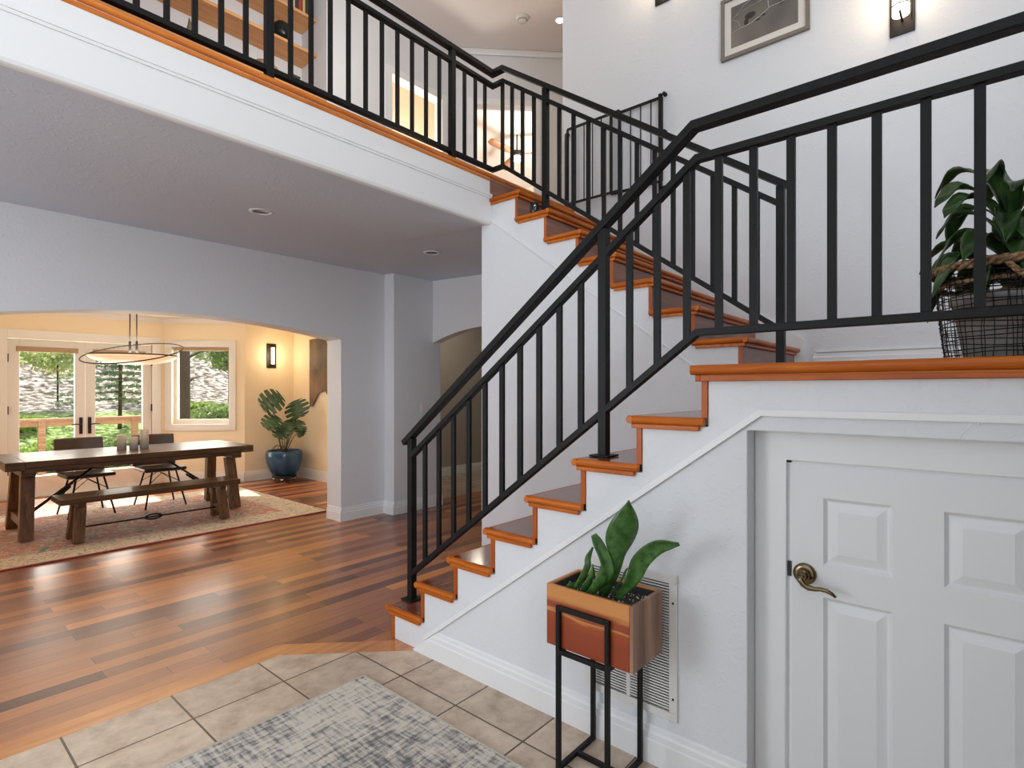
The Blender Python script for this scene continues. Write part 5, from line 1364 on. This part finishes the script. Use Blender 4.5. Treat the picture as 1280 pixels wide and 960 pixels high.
def leaves(mb, c, rx, ry, rz, n, s0, s1, rn, hollow=0.0, flat=0):
    for _ in range(n):
        while True:
            u = Vector((rn.uniform(-1,1), rn.uniform(-1,1), rn.uniform(-1,1)))
            if hollow <= u.length <= 1: break
        p = Vector((c[0]+u.x*rx, c[1]+u.y*ry, c[2]+u.z*rz)); s_ = rn.uniform(s0, s1)
        a = Vector((rn.gauss(0,1), rn.gauss(0,1), rn.gauss(0,1)*(1-flat))).normalized(); b = a.cross(Vector((rn.gauss(0,1),rn.gauss(0,1),rn.gauss(0,1)))).normalized()
        mb.add([p-a*s_-b*s_*.45, p+a*s_-b*s_*.45, p+a*s_*1.0+b*s_*.45, p-a*s_+b*s_*.45], [(0,1,2,3)])
rn = random.Random(5)
def conifer(x, y, h_, r0, lab):
    z0 = gz(x,y)-.1; e = empty('conifer_tree', (x,y,z0)); tag(e, lab, 'tree', 'trees in the garden')
    build('trunk', MB().tube([(x,y,z0),(x+.03,y,z0+h_*.5),(x,y,z0+h_)], [.05,.03,.01], 8), M['bark'], e)
    mb = MB(); br = MB()
    for i in range(26):
        t = .16+.80*i/26; zz = z0+h_*t; rr = r0*(1-t)**.75
        for k in range(5):
            a = k*2*PI/5+i*1.3+rn.uniform(-.3,.3); L = rr*rn.uniform(.7,1.1)
            br.tube([(x,y,zz),(x+L*math.cos(a),y+L*math.sin(a),zz-.08*L)], [.012,.004], 4)
            for q in range(7):
                f = (q+1.5)/8; c = (x+L*f*math.cos(a), y+L*f*math.sin(a), zz-.08*L*f)
                leaves(mb, c, .14, .14, .05, 9, .02, .05, rn, 0, .5)
    build('branch', br, M['bark'], e); build('foliage', mb, M['fol_con'], e, recalc=False)
conifer(4.3, 17.4, 5.6, 1.7, 'young conifer on the garden slope seen through the right french door')
def shrub(x, y, w_, h_, m, lab, n=1400, s0=.03, s1=.075, cat='shrub', group='shrubs beyond the deck'):
    z0 = gz(x,y)-.1; e = empty('garden_shrub', (x,y,z0)); tag(e, lab, cat, group)
    st = MB()
    for k in range(5):
        a = k*1.26; st.tube([(x,y,z0),(x+w_*.3*math.cos(a),y+w_*.3*math.sin(a),z0+h_*.7)], [.02,.008], 5)
    build('stem', st, M['bark'], e)
    mb = MB(); leaves(mb, (x,y,z0+h_*.52), w_*.5, w_*.5, h_*.5, n, s0, s1, rn, .35)
    for k in range(5):
        leaves(mb, (x+rn.uniform(-.3,.3)*w_, y+rn.uniform(-.3,.3)*w_, z0+h_*rn.uniform(.5,.85)), w_*.25, w_*.25, h_*.22, n//7, s0, s1, rn, .2)
    build('foliage', mb, m, e, recalc=False)
shrub(1.0,13.6,1.5,.75,M['fol_bright'],'bright green shrub just beyond the deck railing, left')
shrub(2.5,14.0,1.3,.65,M['fol_bright'],'bright green shrub beyond the deck at the centre of the doors')
shrub(3.35,13.3,1.1,.9,M['fol_mid'],'darker green shrub behind the railing under the conifer')
shrub(5.2,14.3,1.2,.7,M['fol_mid'],'green shrub low in the bay window view')
shrub(6.05,15.6,1.7,1.0,M['fol_mid'],'round green bush seen through the bay window',1800)
shrub(8.8,17.6,1.9,.9,M['fol_bright'],'bright bush at the right side of the bay window view')
shrub(1.6,17.2,2.4,.4,M['fol_bright'],'low bright green growth at the foot of the slope, left',1500,.05,.11)
shrub(6.6,18.8,1.6,.4,M['fol_bright'],'low bright green growth at the foot of the slope behind the conifer',1500,.05,.11)
def tall_tree(x, y, r_, h_, cz, cr, m, lab, n=2600, lean=0, s=(.07,.16)):
    z0 = gz(x,y)-.1; e = empty('garden_tree', (x,y,z0)); tag(e, lab, 'tree', 'trees in the garden')
    build('trunk', MB().tube([(x,y,z0),(x+lean*.4,y,z0+h_*.4),(x+lean,y,z0+h_)], [r_*1.1,r_,r_*.55], 12), M['bark'], e)
    br = MB()
    for k in range(8):
        a = rn.uniform(0,6.28); zz = z0+h_*rn.uniform(.3,.8); L = cr*rn.uniform(.5,.9)
        br.tube([(x+lean*.5,y,zz),(x+L*.5*math.cos(a),y+L*.5*math.sin(a),zz+.2),(x+L*math.cos(a),y+L*math.sin(a),zz+.25)], [r_*.3,r_*.2,.01], 6)
    build('branch', br, M['bark'], e)
    mb = MB()
    for k in range(12):
        a = rn.uniform(0,6.28); L = cr*rn.uniform(0,.8)
        leaves(mb, (x+L*math.cos(a), y+L*math.sin(a), z0+cz+rn.uniform(-.35,.35)*cr), cr*.42, cr*.42, cr*.28, n//12, s[0], s[1], rn)
    build('foliage', mb, m, e, recalc=False)
    return e
e = tall_tree(4.28,12.75,.115,6.5,5.2,1.6,M['fol_mid'],'dark-barked tree trunk just outside the bay window')
build('branch', MB().tube([(4.45,12.8,2.25),(4.9,13.0,2.42),(5.35,13.2,2.52),(5.9,13.4,2.55)], [.03,.022,.016,.008], 6).tube([(4.95,13.0,2.43),(5.25,13.1,2.15),(5.6,13.2,1.95)], [.012,.009,.004], 5), M['bark'], e)
for (x, y, m, lab) in ((1.5,19.5,'fol_pale','pale spring tree on the slope, farthest left'),(3.6,20.8,'fol_pale','pale spring tree on the slope behind the left door'),(6.0,21.5,'fol_pale','pale spring tree on the slope behind the conifer'),
                  (7.6,18.6,'fol_mid','green tree on the slope in the bay window view'),(10.4,20.6,'fol_pale','pale tree on the slope, farthest right')):
    tall_tree(x, y, .022 if m == 'fol_pale' else .05, 4.4, 1.55 if m == 'fol_pale' else 2.0, 1.0, M[m], lab, 1500, s=(.03,.08))
